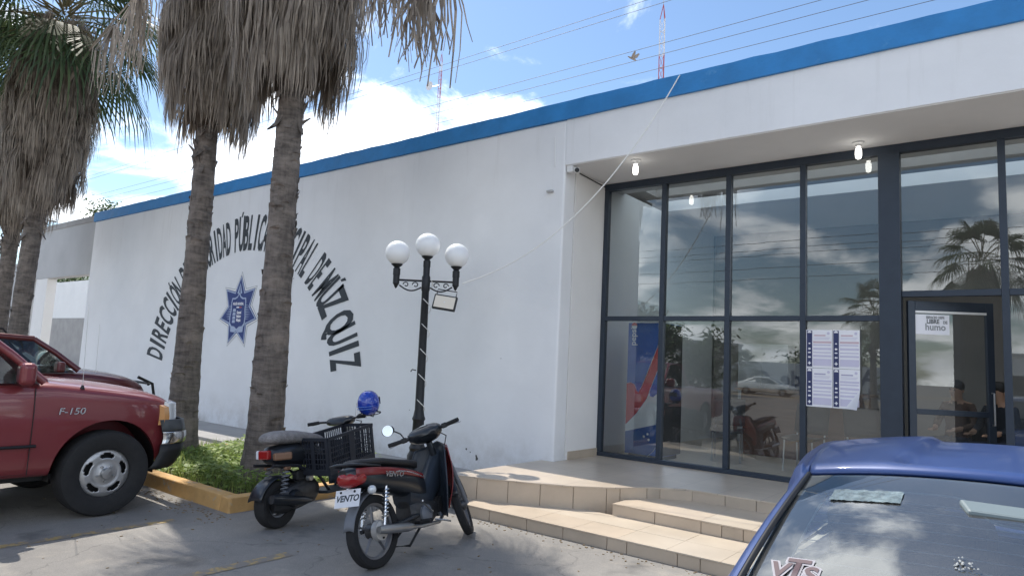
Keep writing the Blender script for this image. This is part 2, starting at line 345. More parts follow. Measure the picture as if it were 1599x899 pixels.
# glazing
frm, gl = 'frame_metal', 'shop_glass'
def frame_bar(x0, x1, z0, z1, name, par, d=.045, y=GY): return MB().bx(x0, x1, y-d, y+d, z0, z1).build(name, frm, par, bevel=.004)
win = thing('window', None, None); win.parent = bld
tag(win, 'dark framed glazed front of the entrance')
mull = [-5.05, -4.11, -3.17, -2.22]
for x in mull: frame_bar(x-.035, x+.035, .42, 4.312, 'mullion', win)
frame_bar(-1.372, -1.15, PZ+.002, 4.312, 'pillar', win, d=.075)
for x in (-.19, .77, 1.73, 2.69, 3.65): frame_bar(x-.035, x+.035, .42 if x > 0 else PZ+.002, 4.312, 'mullion', win)
frame_bar(-5.085, 3.7, 4.313, 4.416, 'top_rail', win, d=.05)
frame_bar(-5.085, -1.373, PZ+.002, .419, 'bottom_rail', win, d=.05)
frame_bar(.735, 3.7, PZ+.002, .419, 'bottom_rail', win, d=.05)
bays = [(-5.015, -4.145), (-4.075, -3.205), (-3.135, -2.255), (-2.185, -1.373)]
for x0, x1 in bays: frame_bar(x0, x1, 2.335, 2.40, 'transom', win, d=.04)
for x0, x1 in ((-1.149, -.225), (-.155, .735), (.805, 1.695), (1.765, 2.655), (2.725, 3.615)): frame_bar(x0, x1, 2.61, 2.68, 'transom', win, d=.04)
wallmesh(3.7, 11, GY-.06, GY+.1, PZ, 4.416, 'entrance_end_wall', 'reveal_paint')
def pane(x0, x1, z0, z1, par, y=GY): return MB().add([(x0,y+rnd.uniform(-.003,.003),z0),(x1,y+rnd.uniform(-.003,.003),z0),(x1,y+rnd.uniform(-.003,.003),z1),(x0,y+rnd.uniform(-.003,.003),z1)], [(0,1,2,3)]).build('pane', gl, par)
for x0, x1 in bays: pane(x0, x1, .419, 2.335, win); pane(x0, x1, 2.40, 4.313, win)
for x0, x1 in ((-1.149, -.225), (-.155, .735), (.805, 1.695), (1.765, 2.655), (2.725, 3.615)):
    pane(x0, x1, 2.68, 4.313, win)
    if x0 > 0: pane(x0, x1, .419, 2.61, win)
pane(-.155, .735, PZ+.01, 2.61, win)
# door standing ajar, swung inwards
door = thing('door', None, None, (-1.10, GY+.0, PZ+.01), (0, 0, R(31))); door.parent = bld; tag(door, 'glazed entrance door standing ajar')
DW, DH = .90, 2.20
for nm, a in (('door_frame', (0, .075, 0, DH)), ('door_frame', (DW-.075, DW, 0, DH)), ('door_frame', (.0755, DW-.0755, DH-.11, DH)), ('door_frame', (.0755, DW-.0755, 0, .12)), ('door_rail', (.0755, DW-.0755, .93, .99))):
    MB().bx(a[0], a[1], -.025, .025, a[2], a[3]).build(nm, frm, door, bevel=.003)
MB().bx(.0755, DW-.0755, -.03, -.01, DH-.135, DH-.1105).build('weather_strip', 'white_plastic', door)
for z0, z1 in ((.12, .93), (.99, DH-.136)): MB().add([(.0755,0,z0),(DW-.0755,0,z0),(DW-.0755,0,z1),(.0755,0,z1)], [(0,1,2,3)]).build('pane', gl, door)
MB().tube([(DW-.04,-.025,.85),(DW-.04,-.07,.85),(DW-.04,-.07,1.2),(DW-.04,-.025,1.2)], .01, 8).build('handle', 'steel', door, smooth=40)
# grey side wing with an open passage
wallmesh(-26.3, -21.36, 7.66, 7.95, 3.58, 5.13, 'lintel', 'grey_plaster')
wallmesh(-26.3, -21.36, 7.64, 7.97, 5.131, 5.30, 'coping', 'concrete')
wallmesh(-25.75, -24.75, 7.67, 7.94, -.05, 3.579, 'column', 'reveal_paint', bevel=.01)
wallmesh(-34, -26.31, 7.66, 7.95, -.05, 4.2, 'side_wing_wall', 'grey_plaster')
yard_z, dado_z = on_y(100, 441, 15).z, on_y(100, 497, 15).z
yw = thing('yard_wall', 'white yard wall with grey lower half seen through the open passage', 'wall', (-36, 17.0, 0)); yw.location = (0, 0, 0)
yard_z, dado_z = on_y(100, 441, 17).z, on_y(100, 497, 17).z
MB().bx(-75, -20, 17, 17.2, dado_z, yard_z).build('upper_wall', 'wall_white', yw)
MB().bx(-75, -20, 16.97, 17.21, 0, dado_z-.001).build('dado', 'concrete', yw)

# things fixed to the building
def bulb(px, py, label):
    p = on_z(px, py, 4.30); t = thing('light_bulb', label, 'light bulb', (p.x, p.y, 4.418), group='bulbs under the entrance ceiling')
    MB().lathe([(.001,0),(.062,0),(.062,-.018),(.035,-.03),(.03,-.055),(.001,-.055)], 20).build('socket', 'white_plastic', t, smooth=40)
    MB().lathe([(.018,-.056),(.026,-.075),(.034,-.10),(.036,-.15),(.032,-.185),(.018,-.2),(.001,-.203)], 18).build('glass', mat('bulb_lit', (.9,.9,.9), .4, emit=((1,.97,.9), 3.2)), t, smooth=60)
bulb(993, 264, 'lit bulb hanging nearest the white wall under the entrance ceiling')
bulb(1341, 238, 'lit bulb hanging above the dark pillar under the entrance ceiling')
cp = on_y(886, 268, WY)
t = thing('security_camera', 'small white security camera under the corner of the entrance ceiling', 'security camera', (-5.02, WY+.06, 4.33))
MB().bx(-.05, .045, -.05, .045, -.005, .085).build('junction_box', 'white_plastic', t, bevel=.008)
MB().tube([(.045,0,.03),(.075,-.01,.03)], .014, 8).build('arm', 'white_plastic', t, smooth=40)
q = MB(); q.tube([(.04,.05,.035),(.13,-.06,.0)], .04, 12).build('housing', 'white_plastic', t, smooth=40)
MB().tube([(.1285,-.0585,.0005),(.134,-.065,-.0015)], .033, 12).build('lens', 'black_plastic', t, smooth=40)
tag(MB().tube([on_y(868, 215, WY)+Vector((0,-.012,0)), on_y(868, 262, WY)+Vector((0,-.012,0))], .008, 6).build('conduit', 'white_plastic'), 'thin white conduit running up the wall to the security camera', 'conduit')
tag(MB().tube([(-5.075, 7.98, 4.40), (-5.075, GY-.06, 4.375)], .008, 6).build('ceiling_cable', 'black_plastic'), 'thin dark cable along the top of the entrance side wall', 'cable')
p = on_y(861, 300, WY); tag(MB().bx(p.x-.05, p.x+.05, WY-.05, WY-.002, p.z-.015, p.z+.015).build('wall_bracket', 'steel', bevel=.004), 'small metal bracket on the wall beside the entrance corner', 'bracket')

mat('wall_damage', (.10, .09, .085), .9)
for px, py, s in ((729, 701, .018), (745, 716, .035), (744, 712, .02), (735, 706, .012), (783, 560, .008), (640, 640, .008)):
    p_ = on_y(px, py, WY); q = MB(); q.prism([(s*rnd.uniform(.5, 1)*math.cos(a*.7), s*rnd.uniform(.6, 1.2)*math.sin(a*.7)) for a in range(9)], (p_.x, WY-.004, p_.z), (1,0,0), (0,0,1), (0,1,0), .002); q.build('chipped_plaster', 'wall_damage', bld)
# mural: arch of painted capitals, one mesh per letter
mural = thing('painted_lettering', 'arch of dark painted capital letters on the white wall', 'lettering', (-13.2, WY, .7)); mural.location = (0, 0, 0)
TXT = 'DIRECCIÓN DE SEGURIDAD PÚBLICA MUNICIPAL DE MÚZQUIZ'
cxm, czm, rin, rout = -13.15, .78, 3.10, 3.83
KN = [(0,168.3),(3,156.4),(5,147.9),(8,138.7),(15,118),(21,101.4),(23,96.4),(28,81.2),(35,62.1),(39,51.5),(42,44.2),(44,39.6),(46,32.4),(47,25.2),(50,12.6)]
def letter_angle(i):
    for (i0, a0), (i1, a1) in zip(KN, KN[1:]):
        if i <= i1: return a0+(a1-a0)*(i-i0)/(i1-i0)
    return KN[-1][1]-(i-50)*4
h0 = bounds(text_mesh('E', 1.))
for i, c in enumerate(TXT):
    if c == ' ': continue
    me = text_mesh(c, 1., bold=.028); x0, x1, _, _ = bounds(me); xm = (x0+x1)/2
    pitch = abs(letter_angle(min(50, i+.5))-letter_angle(max(0, i-.5)))/(1 if 0 < i < 50 else .5)
    hw = pitch*(.45 if i < 44 else .47)*min(1.12, max(.40, (x1-x0)/.52)); ac = letter_angle(i)
    for v in me.vertices:
        a = R(ac-hw*2*(v.co.x-xm)/(x1-x0)); r = rin+(rout-rin)*(v.co.y-h0[2])/(h0[3]-h0[2])
        if c in 'ÓÚ' and v.co.y > h0[3]*1.04: r = rout+.03+(r-rout)*.45
        v.co = (cxm+math.cos(a)*r*1.06, WY-.006, czm+math.sin(a)*r*.96)
    link('letter', me, 'mural_ink', mural)
# emblem: seven-pointed police star, flat painted sheets
emb = thing('police_star_emblem', 'blue and white seven pointed star emblem painted under the letter arch', 'emblem', (0,0,0))
EC = Vector((-13.19, WY, 2.44))
def star(ro, ri, dx=0, dz=0):
    out = []
    for k in range(14):
        a = math.pi/2 + k*math.pi/7; r = ro if k % 2 == 0 else ri; out.append((math.cos(a)*r+dx, math.sin(a)*r*1.0+dz))
    return out
def sheet(poly, lay, m, name): return MB().prism([(x*1.0, z*1.05) for x, z in poly], EC+Vector((0,-.003*lay,0)), (1,0,0), (0,0,1), (0,1,0), .002).build(name, m, emb)
sheet(star(.80, .50), 1, 'emblem_grey', 'outer_outline'); sheet(star(.775, .48), 2, 'wall_white', 'outer_border')
sheet(star(.73, .44), 3, 'emblem_navy', 'star_line'); sheet(star(.705, .42), 4, 'emblem_pale', 'inner_border'); sheet(star(.66, .385), 5, 'emblem_navy', 'star_field')
for sgn in (-1, 1):
    for k in range(9):
        z = -.17+k*.034; sheet([(sgn*.27, z), (sgn*(.50-abs(k-3)*.025), z+.010), (sgn*.27, z+.016)], 6, 'emblem_pale', 'ray')
    sheet([(0, -.35), (sgn*.25, -.29), (sgn*.235, -.42), (sgn*.06, -.43)], 6, 'emblem_pale', 'ribbon')
    sheet([(0, .56), (sgn*.09, .36), (sgn*.03, .34)], 6, 'emblem_pale', 'ray')
def shield(s):
    h = [(0, .34), (.06, .27), (.14, .24), (.24, .24), (.26, .16), (.25, .03), (.28, -.12), (.27, -.25), (.20, -.31), (.09, -.32), (0, -.37)]
    return [(x*s, z*s) for x, z in h] + [(-x*s, z*s) for x, z in h[-2:0:-1]]
sheet(shield(1.1), 7, 'emblem_pale', 'shield_border'); sheet(shield(.98), 8, 'emblem_navy', 'shield')
EY = -.003*9
def etext(s, x, z, size, al='CENTER', sx=.8): put_text('emblem_lettering', s, 'paper', frame(EC+Vector((x, EY-.001, z)), (1,0,0), (0,0,1)), emb, size=size, sx=sx, align=al, bold=.004)
etext('POLICÍA MUNICIPAL', 0, .125, .072, sx=.62)
sheet([(-.06,.085),(.04,.085),(.04,.058),(-.06,.058)], 9, 'paper', 'flag_stripe'); sheet([(.0405,.085),(.14,.085),(.14,.058),(.0405,.058)], 9, mat('flag_red', (.35,.08,.08), .7), 'flag_stripe')
etext('General', -.03, -.06, .085, 'LEFT', .62); etext('Melchor', -.03, -.14, .085, 'LEFT', .6); etext('Múzquiz', -.03, -.22, .085, 'LEFT', .6)
for k in range(4): sheet([(-.19, -.24+k*.075), (-.075, -.24+k*.075), (-.085, -.18+k*.075), (-.175, -.18+k*.075)], 9, 'emblem_pale', 'crest_block')

# ------------------------------------------------------------------ steps
st = thing('entrance_steps', 'beige tiled entrance platform with two steps and curved left front', 'steps', (0,0,0))
edge = [(-5.27, 5.76), (-4.77, 5.93), (-4.43, 6.08), (-3.98, 6.31), (-3.62, 6.62), (-3.36, 6.98), (-3.05, 7.22), (-2.5, 7.26), (8, 7.28)]
plat = [(-5.27, WY-.002)] + edge + [(8, 13.19), (-5.085, 13.19), (-5.085, WY-.002)]
mp_ = MB().prism(plat, (0,0,-.02), (1,0,0), (0,1,0), (0,0,1), PZ+.02-.014).build('platform_core', 'grout', st)
def tilemat():
    m = bpy.data.materials.new('floor_tile'); m.use_nodes = True; t = m.node_tree; n = t.nodes; l = t.links; bs = n['Principled BSDF']
    c = n.new('ShaderNodeTexCoord'); br = n.new('ShaderNodeTexBrick'); br.offset = 0; l.new(c.outputs['Object'], br.inputs['Vector'])
    br.inputs['Scale'].default_value = 1; br.inputs['Brick Width'].default_value = .45; br.inputs['Row Height'].default_value = .45; br.inputs['Mortar Size'].default_value = .003
    br.inputs['Color1'].default_value = (.58,.49,.39,1); br.inputs['Color2'].default_value = (.54,.455,.36,1); br.inputs['Mortar'].default_value = (.36,.31,.26,1)
    q = n.new('ShaderNodeTexNoise'); q.inputs['Scale'].default_value = 1.7; q.inputs['Detail'].default_value = 8; l.new(c.outputs['Object'], q.inputs['Vector'])
    mx = n.new('ShaderNodeMix'); mx.data_type = 'RGBA'; mx.blend_type = 'MULTIPLY'; mx.inputs[0].default_value = .5; l.new(br.outputs[0], mx.inputs[6])
    rp = n.new('ShaderNodeMapRange'); l.new(q.outputs[0], rp.inputs[0]); rp.inputs[1].default_value = .3; rp.inputs[2].default_value = .7; rp.inputs[3].default_value = .65; rp.inputs[4].default_value = 1.15
    l.new(rp.outputs[0], mx.inputs[7]); l.new(mx.outputs[2], bs.inputs['Base Color']); bs.inputs['Roughness'].default_value = .33
    MATS['floor_tile'] = m
tilemat()
def off(poly, d):
    out = []
    for i, (x, y) in enumerate(poly):
        a = Vector(poly[max(i-1, 0)]); c = Vector(poly[min(i+1, len(poly)-1)]); t_ = (c-a).normalized(); out.append((x+t_.y*d, y-t_.x*d))
    return out
e2 = off(edge, .016)
MB().prism([(-5.275, WY-.002)]+e2+[(8, 13.19), (-5.084, 13.19), (-5.084, WY-.002)], (0,0,PZ-.0135), (1,0,0), (0,1,0), (0,0,1), .0135).build('platform_floor', 'floor_tile', st)
def riser(path, z0, z1, wmean, d=.012):
    """clad a path with separate tiles"""
    P = [Vector((x, y, 0)) for x, y in path]; L = [0]
    for a, c in zip(P, P[1:]): L.append(L[-1]+(c-a).length)
    def at(s):
        for i in range(len(P)-1):
            if s <= L[i+1] or i == len(P)-2: return P[i].lerp(P[i+1], (s-L[i])/(L[i+1]-L[i]))
    s = 0
    while s < L[-1]-.02:
        w = min(wmean*rnd.choice((1, 1, 1, .9, .42, 1.0)), L[-1]-s); a, c = at(s+.0035), at(min(s+w-.0035, L[-1])); s += w
        if (c-a).length < .02: continue
        u = (c-a).normalized(); n_ = Vector((u.y, -u.x, 0)); j = rnd.uniform(0, .003)
        q = MB(); ln = (c-a).length
        q.prism([(0, z0), (ln, z0), (ln, z1), (0, z1)], a - n_*.002, u, (0,0,1), n_, d+j)
        q.build('riser_tile', rnd.choice(('tile', 'tile', 'tile_b')), st, bevel=.002, seg=1)
riser(edge, .0, PZ-.0145, .36)
def step(x0, x1, y0, y1, z, rise, wt, skew=0):
    MB().bx(x0+.01, x1, y0+.012, y1, -.02, z-.0125).build('step_core', 'grout', st)
    riser([(x0, y0+.012), (x1, y0+.012)], z-rise, z-.0135, wt)
    riser([(x0+.012, y1), (x0+.012, y0+.012)], z-rise, z-.0135, .3)
    x = x0
    while x < x1-.05:
        w = min(wt, x1-x); ym = y0+(y1-y0)*.5
        for ya, yb in ((y0-.004, ym-.0015), (ym+.0015, y1)):
            MB().bx(x+.0015, x+w-.0015, ya, yb, z-.012, z+rnd.uniform(-.0008, .0008)).build('tread_tile', rnd.choice(('tile_top', 'tile_top', 'tile')), st)
        x += w
step(-4.93, 7.5, 5.58, 6.40, .12, .12, .48)
step(-3.50, 7.5, 6.38, 7.25, .24, .12, .48)
MB().add([(-4.95,5.6,.0),(-4.95,6.0,.0),(-5.2,5.86,.0),(-4.95,5.6,.118),(-4.95,6.0,.118),(-5.2,5.86,.118)], [(0,1,2),(3,5,4),(0,3,4,1),(1,4,5,2),(2,5,3,0)]).build('corner_tile', 'tile', st)

# ------------------------------------------------------------------ notices on the glass
def poster(px0, py0, wx, hz, label, warm, lift=0):
    t = thing('notice_sheet', label, 'notice', (px0, GY-.051, py0), group='printed notices taped to the glass')
    q = MB()
    def fn(u, v):
        curl = lift*max(0, u+(1-v)-1.45)**1.5
        return (u*wx, -.004-.012*math.sin(u*3)*.3-curl, -hz+v*hz)
    q.grid(fn, 10, 12).build('sheet', 'paper', t, smooth=60, fix=False)
    Y = -.010
    def rect(a, b_, c, d, m, nm, y=Y): MB().add([(a*wx,y,-c*hz),(b_*wx,y,-c*hz),(b_*wx,y,-d*hz),(a*wx,y,-d*hz)], [(0,1,2,3)]).build(nm, m, t)
    rect(.03, .24, .02, .97, 'navy_ink', 'side_band')
    for k, c in enumerate((.08, .36, .50, .60, .72, .88)):
        q = MB(); w_, h_ = ((.13, .05), (.08, .03), (.10, .055), (.12, .03), (.12, .045), (.13, .05))[k]
        poly = [(math.cos(a)*w_/2*wx, math.sin(a)*h_/2*hz*(1.2 if (i % 2 or k in (1, 3)) else .7)) for i, a in enumerate([2*math.pi*i/10 for i in range(10)])]
        if k == 0: poly = [p_ for p_ in [(math.cos(a)*.08*wx, math.sin(a)*.055*hz) for a in [math.pi*i/8 for i in range(9)]]]
        if k == 5: poly = [(-.06*wx,-.01*hz),(-.02*wx,-.01*hz),(-.02*wx,-.04*hz),(.02*wx,-.04*hz),(.02*wx,-.01*hz),(.06*wx,-.01*hz),(.06*wx,.015*hz),(.02*wx,.015*hz),(.02*wx,.045*hz),(-.02*wx,.045*hz),(-.02*wx,.015*hz),(-.06*wx,.015*hz)]
        q.prism(poly, (.135*wx, Y-.002, -c*hz), (1,0,0), (0,0,1), (0,1,0), .001); q.build('pictogram', 'paper', t)
    MB().lathe([(.001,0),(.055*wx,0),(.055*wx,.001),(.001,.001)], 14, (.86*wx, Y-.001, -.09*hz), 'y').build('seal', 'ink_pale', t)
    for k, (a, b_, c, h_, m_) in enumerate(((.32,.75,.13,.035,'ink_soft'), (.32,.92,.20,.012,'ink_pale'), (.32,.88,.235,.012,'ink_pale'), (.28,.97,.30,.05,'ink_pale'), (.28,.95,.38,.035,'ink_pale'), (.28,.97,.47,.055,'ink_pale'), (.28,.96,.58,.03,'ink_pale'), (.28,.97,.66,.05,'ink_pale'), (.28,.97,.76,.18,'ink_pale'))):
        rect(a, b_, c, c+h_, m_ if not (warm and k in (0, 3)) else mat('ink_rose', (.60,.45,.50), .7), 'text_line')
pw, ph = .295, .46
x0 = -2.175
poster(x0, 2.225, pw, ph, 'upper left of four printed notices taped to the glass, with pink heading', True)
poster(x0+pw+.004, 2.225, pw, ph, 'upper right of four printed notices taped to the glass', True)
poster(x0, 2.225-ph-.004, pw, ph, 'lower left of four printed notices taped to the glass', False)
poster(x0+pw+.004, 2.225-ph-.004, pw, ph, 'lower right of four printed notices, its bottom corner curling off the glass', False, .5)
# smoke-free notice on the door
dr = Matrix.Translation(door.location) @ Matrix.Rotation(R(31), 4, 'Z')
t = thing('smoke_free_notice', 'small white smoke free notice in the top corner of the glass door', 'notice', (0,0,0)); t.matrix_world = dr @ Matrix.Translation((.08, -.012, DH-.15))
t.location = t.matrix_world.translation; t.rotation_euler = (0, 0, R(31))
MB().bx(0, .36, -.002, .0, -.225, 0).build('sheet', 'paper', t)
mat('ink_dark', (.16, .17, .175), .7); mat('ink_grey', (.30, .31, .32), .7)
for s, x, z, sz, m_, sx_ in (('ESPACIO 100%', .21, -.045, .038, 'ink_grey', .8), ('LIBRE', .185, -.10, .066, 'ink_dark', .85), ('DE', .315, -.10, .045, 'ink_grey', .8), ('humo', .21, -.175, .105, 'ink_grey', .9)):
    put_text('notice_lettering', s, m_, frame((x, -.004, z), (1,0,0), (0,0,1)), t, size=sz, sx=sx_, bold=.003)

# ------------------------------------------------------------------ inside the entrance hall
fl = on_y(979, 600, 8.98).x
fw_ = on_y(1037, 600, 8.98).x-fl; fx = fl
t = thing('drinks_fridge', 'blue drinks fridge with red and white bottle artwork behind the first window', 'fridge', (fx, 8.98, PZ+.002))
FH = 1.96
MB().bx(0, fw_, 0, .62, .06, FH).build('cabinet', mat('fridge_blue', (.03,.14,.52), .35, var=.05, vscale=3), t, bevel=.012)
MB().bx(.04, fw_-.04, .04, .58, 0, .06).build('plinth', 'black_plastic', t)
MB().bx(fw_+.0005, fw_+.006, .01, .61, .07, FH-.01).build('side_panel', 'black_plastic', t)
def FZ(px, py): return ((px-30)/208*fw_*.97, (885-py)/840*(FH-.06)+.05)
def fpoly(pts, m_, nm, lay=1): MB().prism([FZ(*p_) for p_ in pts], (0, -.0015*lay-.001, 0), (1,0,0), (0,0,1), (0,1,0), .001).build(nm, m_, t)
mat('fridge_red', (.62, .05, .055), .4); mat('fridge_white', (.82, .85, .85), .4); mat('fridge_deep', (.02, .10, .36), .4)
fpoly([(30,745),(205,685),(222,720),(220,800),(165,880),(30,880)], 'fridge_deep', 'artwork_panel')
fpoly([(236,120),(234,262),(165,480),(150,525),(95,620),(31,700),(31,437),(55,430),(80,440),(92,480),(102,490),(120,455),(200,215)], 'fridge_red', 'artwork_swoosh', 2)
fpoly([(31,702),(95,622),(150,527),(165,482),(168,508),(185,515),(207,492),(226,490),(228,620),(205,660),(206,684),(31,744)], 'fridge_white', 'artwork_label', 2)
def fline(pts, w, nm='artwork_outline'):
    MB().tube([(FZ(*p_)[0], -.007, FZ(*p_)[1]) for p_ in pts], w, 6, flat=.3).build(nm, 'fridge_white', t, smooth=50)
fline([(228,60),(222,78),(234,100),(200,213),(120,455),(102,490),(92,480),(80,440),(55,428),(33,436)], .009)
fline([(236,262),(165,480),(168,510),(188,514),(210,491)], .008); fline([(205,660),(222,715),(220,800),(195,850),(165,882)], .010)
for p_ in ((140,765),(161,748),(168,782)):
    x_, z_ = FZ(*p_); MB().lathe([(.001,0),(.018,0),(.018,.002),(.001,.002)], 12, (x_,-.006,z_), 'y').build('artwork_dot', 'fridge_white', t)
put_text('brand_lettering', 'pepsi', 'fridge_white', frame((FZ(78,130)[0], -.005, FZ(78,130)[1]), (0,0,1), (-1,0,0)), t, size=.13, bold=.002)
x_, z_ = FZ(68, 62); MB().lathe([(.001,0),(.045,0),(.045,.002),(.001,.002)], 18, (x_,-.006,z_), 'y').build('round_logo', 'fridge_white', t)
MB().prism([(.045*math.cos(a), .045*math.sin(a)*(1 if math.sin(a) > 0 else 0)+.008) for a in [math.pi*i/10 for i in range(11)]], (x_,-.0075,z_), (1,0,0), (0,0,1), (0,1,0), .001).build('round_logo_top', 'fridge_red', t)
mat('brown_wood', (.12, .055, .028), .5, var=.25, vscale=3, stretch=(1,1,8)); mat('desk_top', (.20, .12, .07), .4, var=.2, vscale=4)
t = thing('reception_desk', 'brown wooden reception desk inside the entrance hall', 'desk', (-2.9, 11.2, PZ+.002))
MB().bx(-.9, .9, -.03, .0, 0, 1.02).build('front_panel', 'brown_wood', t); MB().bx(-1, 1, -.1, .7, 1.022, 1.06).build('desk_top', 'desk_top', t, bevel=.006)
for s in (-1, 1): MB().bx(s*.88-.02, s*.88+.02, .002, .65, 0, 1.02).build('side_panel', 'brown_wood', t)
t = thing('office_monitor', 'black computer monitor standing on the reception desk', 'monitor', (-2.75, 11.45, PZ+1.064), (0,0,R(200)))
MB().bx(-.26, .26, -.015, .015, .12, .44).build('display', 'black_plastic', t, bevel=.006); MB().bx(-.03, .03, -.02, .01, .01, .15).build('neck', 'black_plastic', t); MB().bx(-.12, .12, -.08, .08, 0, .012).build('foot', 'black_plastic', t)
t = thing('metal_cabinet', 'pale grey metal cabinet behind the reception desk', 'cabinet', (-3.9, 12.6, PZ+.002))
MB().bx(-.45, .45, 0, .45, .05, 1.85).build('body', mat('cabinet_grey', (.42,.44,.44), .5), t, bevel=.006); MB().bx(-.42, .42, .03, .42, 0, .05).build('plinth', 'black_plastic', t)
for s in (-1, 1): MB().bx(.225*s-.215, .225*s+.215, -.012, -.002, .08, 1.82).build('door', 'cabinet_grey', t, bevel=.003); MB().bx(.05*s-.01, .05*s+.01, -.03, -.0125, .95, 1.1).build('handle', 'steel', t)
def hall_chair(x, y, rz, label):
    t = thing('waiting_chair', label, 'chair', (x, y, PZ+.002), (0,0,rz), 'waiting chairs in the hall')
    MB().grid(lambda u, v: ((u-.5)*.46, (v-.5)*.44, .44+.03*(2*u-1)**2-.012*math.cos(v*3)), 6, 6).build('seat', 'black_plastic', t, smooth=60, solid=.02)
    MB().grid(lambda u, v: ((u-.5)*.46, .22+.10*v-.05*(1-(2*u-1)**2)*.4, .5+.4*v), 6, 6).build('backrest', 'black_plastic', t, smooth=60, solid=.018)
    for a in (-1, 1):
        MB().tube([(a*.2,-.2,0),(a*.19,-.18,.42)], .013, 8).build('leg', 'steel', t, smooth=40)
        MB().tube([(a*.2,.24,0),(a*.19,.2,.43),(a*.19,.235,.55)], .013, 8).build('leg', 'steel', t, smooth=40)
hall_chair(-1.75, 10.1, R(25), 'black waiting chair behind the window with the notices')
hall_chair(-2.5, 9.9, R(-10), 'black waiting chair left of the notices behind the glass')
hall_chair(-3.6, 10.0, R(15), 'black waiting chair right of the drinks fridge')
tag(MB().bx(-3.18, -2.55, 13.15, 13.197, 2.0, 2.5).build('framed_picture', 'brown_wood', bevel=.01), 'brown framed board on the back wall of the hall', 'picture')
# ------------------------------------------------------------------ planter with yellow kerb
pl = thing('planter_bed', 'planting bed with worn yellow painted kerb around the palms', 'planter', (0,0,0))
def kerb_run(a, c, n, skip=0):
    a, c = Vector(a), Vector(c); u = (c-a).normalized(); ln = (c-a).length; w = ln/n
    for i in range(n):
        p0 = a+u*(i*w+.002); q = MB(); nrm = Vector((u.y, -u.x, 0)); j = rnd.uniform(-.003, .003)
        q.prism([(0, -.02), (.19, -.02), (.175, .15+j), (.02, .15+j)], p0+nrm*j, -nrm, (0,0,1), u, w-.004)
        q.build('kerb_stone', 'kerb_paint', pl, bevel=.012)
kerb_run((-10.2, 3.82, 0), (-6.62, 3.80, 0), 3)
kerb_run((-10.19, 6.28, 0), (-10.19, 4.02, 0), 2)
kerb_run((-6.42, 3.80, 0), (-6.42, 6.28, 0), 3)
MB().prism([(0,-.02),(.19,-.02),(.185,.15),(.02,.15)], (-6.612,3.80,0), (0,1,0), (0,0,1), (1,0,0), .18).build('kerb_stone', 'kerb_paint', pl, bevel=.012)
MB().grid(lambda u, v: (-10.15+3.55*u, 3.98+2.31*v, .085+.03*math.sin(u*19)*math.sin(v*7+u*4)), 30, 12).build('soil', 'soil', pl, smooth=60)
def leafmat(name, col, c2, trans=.35, vs=3.):
    m = bpy.data.materials.new(name); m.use_nodes = True; t = m.node_tree; n = t.nodes; l = t.links; b = n['Principled BSDF']; b.inputs['Roughness'].default_value = .55
    c = n.new('ShaderNodeTexCoord'); q = n.new('ShaderNodeTexNoise'); q.inputs['Scale'].default_value = vs; q.inputs['Detail'].default_value = 4; l.new(c.outputs['Object'], q.inputs['Vector'])
    g = n.new('ShaderNodeNewGeometry'); ad = n.new('ShaderNodeMath'); ad.operation = 'MULTIPLY_ADD'; l.new(g.outputs['Random Per Island'], ad.inputs[0]); ad.inputs[1].default_value = .55; l.new(q.outputs[0], ad.inputs[2])
    mr = n.new('ShaderNodeMapRange'); l.new(ad.outputs[0], mr.inputs[0]); mr.inputs[1].default_value = .4; mr.inputs[2].default_value = 1.1
    mx = n.new('ShaderNodeMix'); mx.data_type = 'RGBA'; l.new(mr.outputs[0], mx.inputs[0]); mx.inputs[6].default_value = (*col, 1); mx.inputs[7].default_value = (*c2, 1); l.new(mx.outputs[2], b.inputs['Base Color'])
    tr = n.new('ShaderNodeBsdfTranslucent'); l.new(mx.outputs[2], tr.inputs[0]); ms = n.new('ShaderNodeMixShader'); ms.inputs[0].default_value = trans
    o = n['Material Output']; l.new(b.outputs[0], ms.inputs[1]); l.new(tr.outputs[0], ms.inputs[2]); l.new(ms.outputs[0], o.inputs[0]); MATS[name] = m
leafmat('weed_leaf', (.10, .18, .035), (.34, .44, .11), .45)
leafmat('grass_blade', (.11, .19, .04), (.36, .42, .13), .45)
leafmat('frond_green', (.028, .055, .020), (.085, .115, .045), .35)
leafmat('thatch', (.16, .13, .105), (.42, .355, .285), .4, 6.)
leafmat('tree_leaf', (.03, .07, .015), (.09, .14, .04), .3)
g = random.Random(3); q = MB()
for i in range(5200):
    x, y = g.uniform(-9.98, -6.66), g.uniform(4.03, 6.28)
    if g.random() < .25: x = g.uniform(-9.9, -6.66)
    ht = g.uniform(.03, .26)*(.6+.4*math.sin(x*2.1+1)*math.sin(y*2.7)); s = g.uniform(.022, .05); a = g.uniform(0, 6.28); tl = g.uniform(-.7, .7)
    u = Vector((math.cos(a), math.sin(a), tl*.6)); w = Vector((-math.sin(a), math.cos(a), g.uniform(-.5, .5))); p = Vector((x, y, .1+max(.02, ht)))
    q.add([p-u*s, p+w*s*.55-u*s*.2, p+u*s*.55+w*s*.3, p+u*s, p-w*s*.55-u*s*.2], [(0,4,3,2,1)])
tag(q.build('weeds', 'weed_leaf', fix=False), 'low broad leaved green weeds covering the planting bed', 'weeds', kind='stuff')
q = MB()
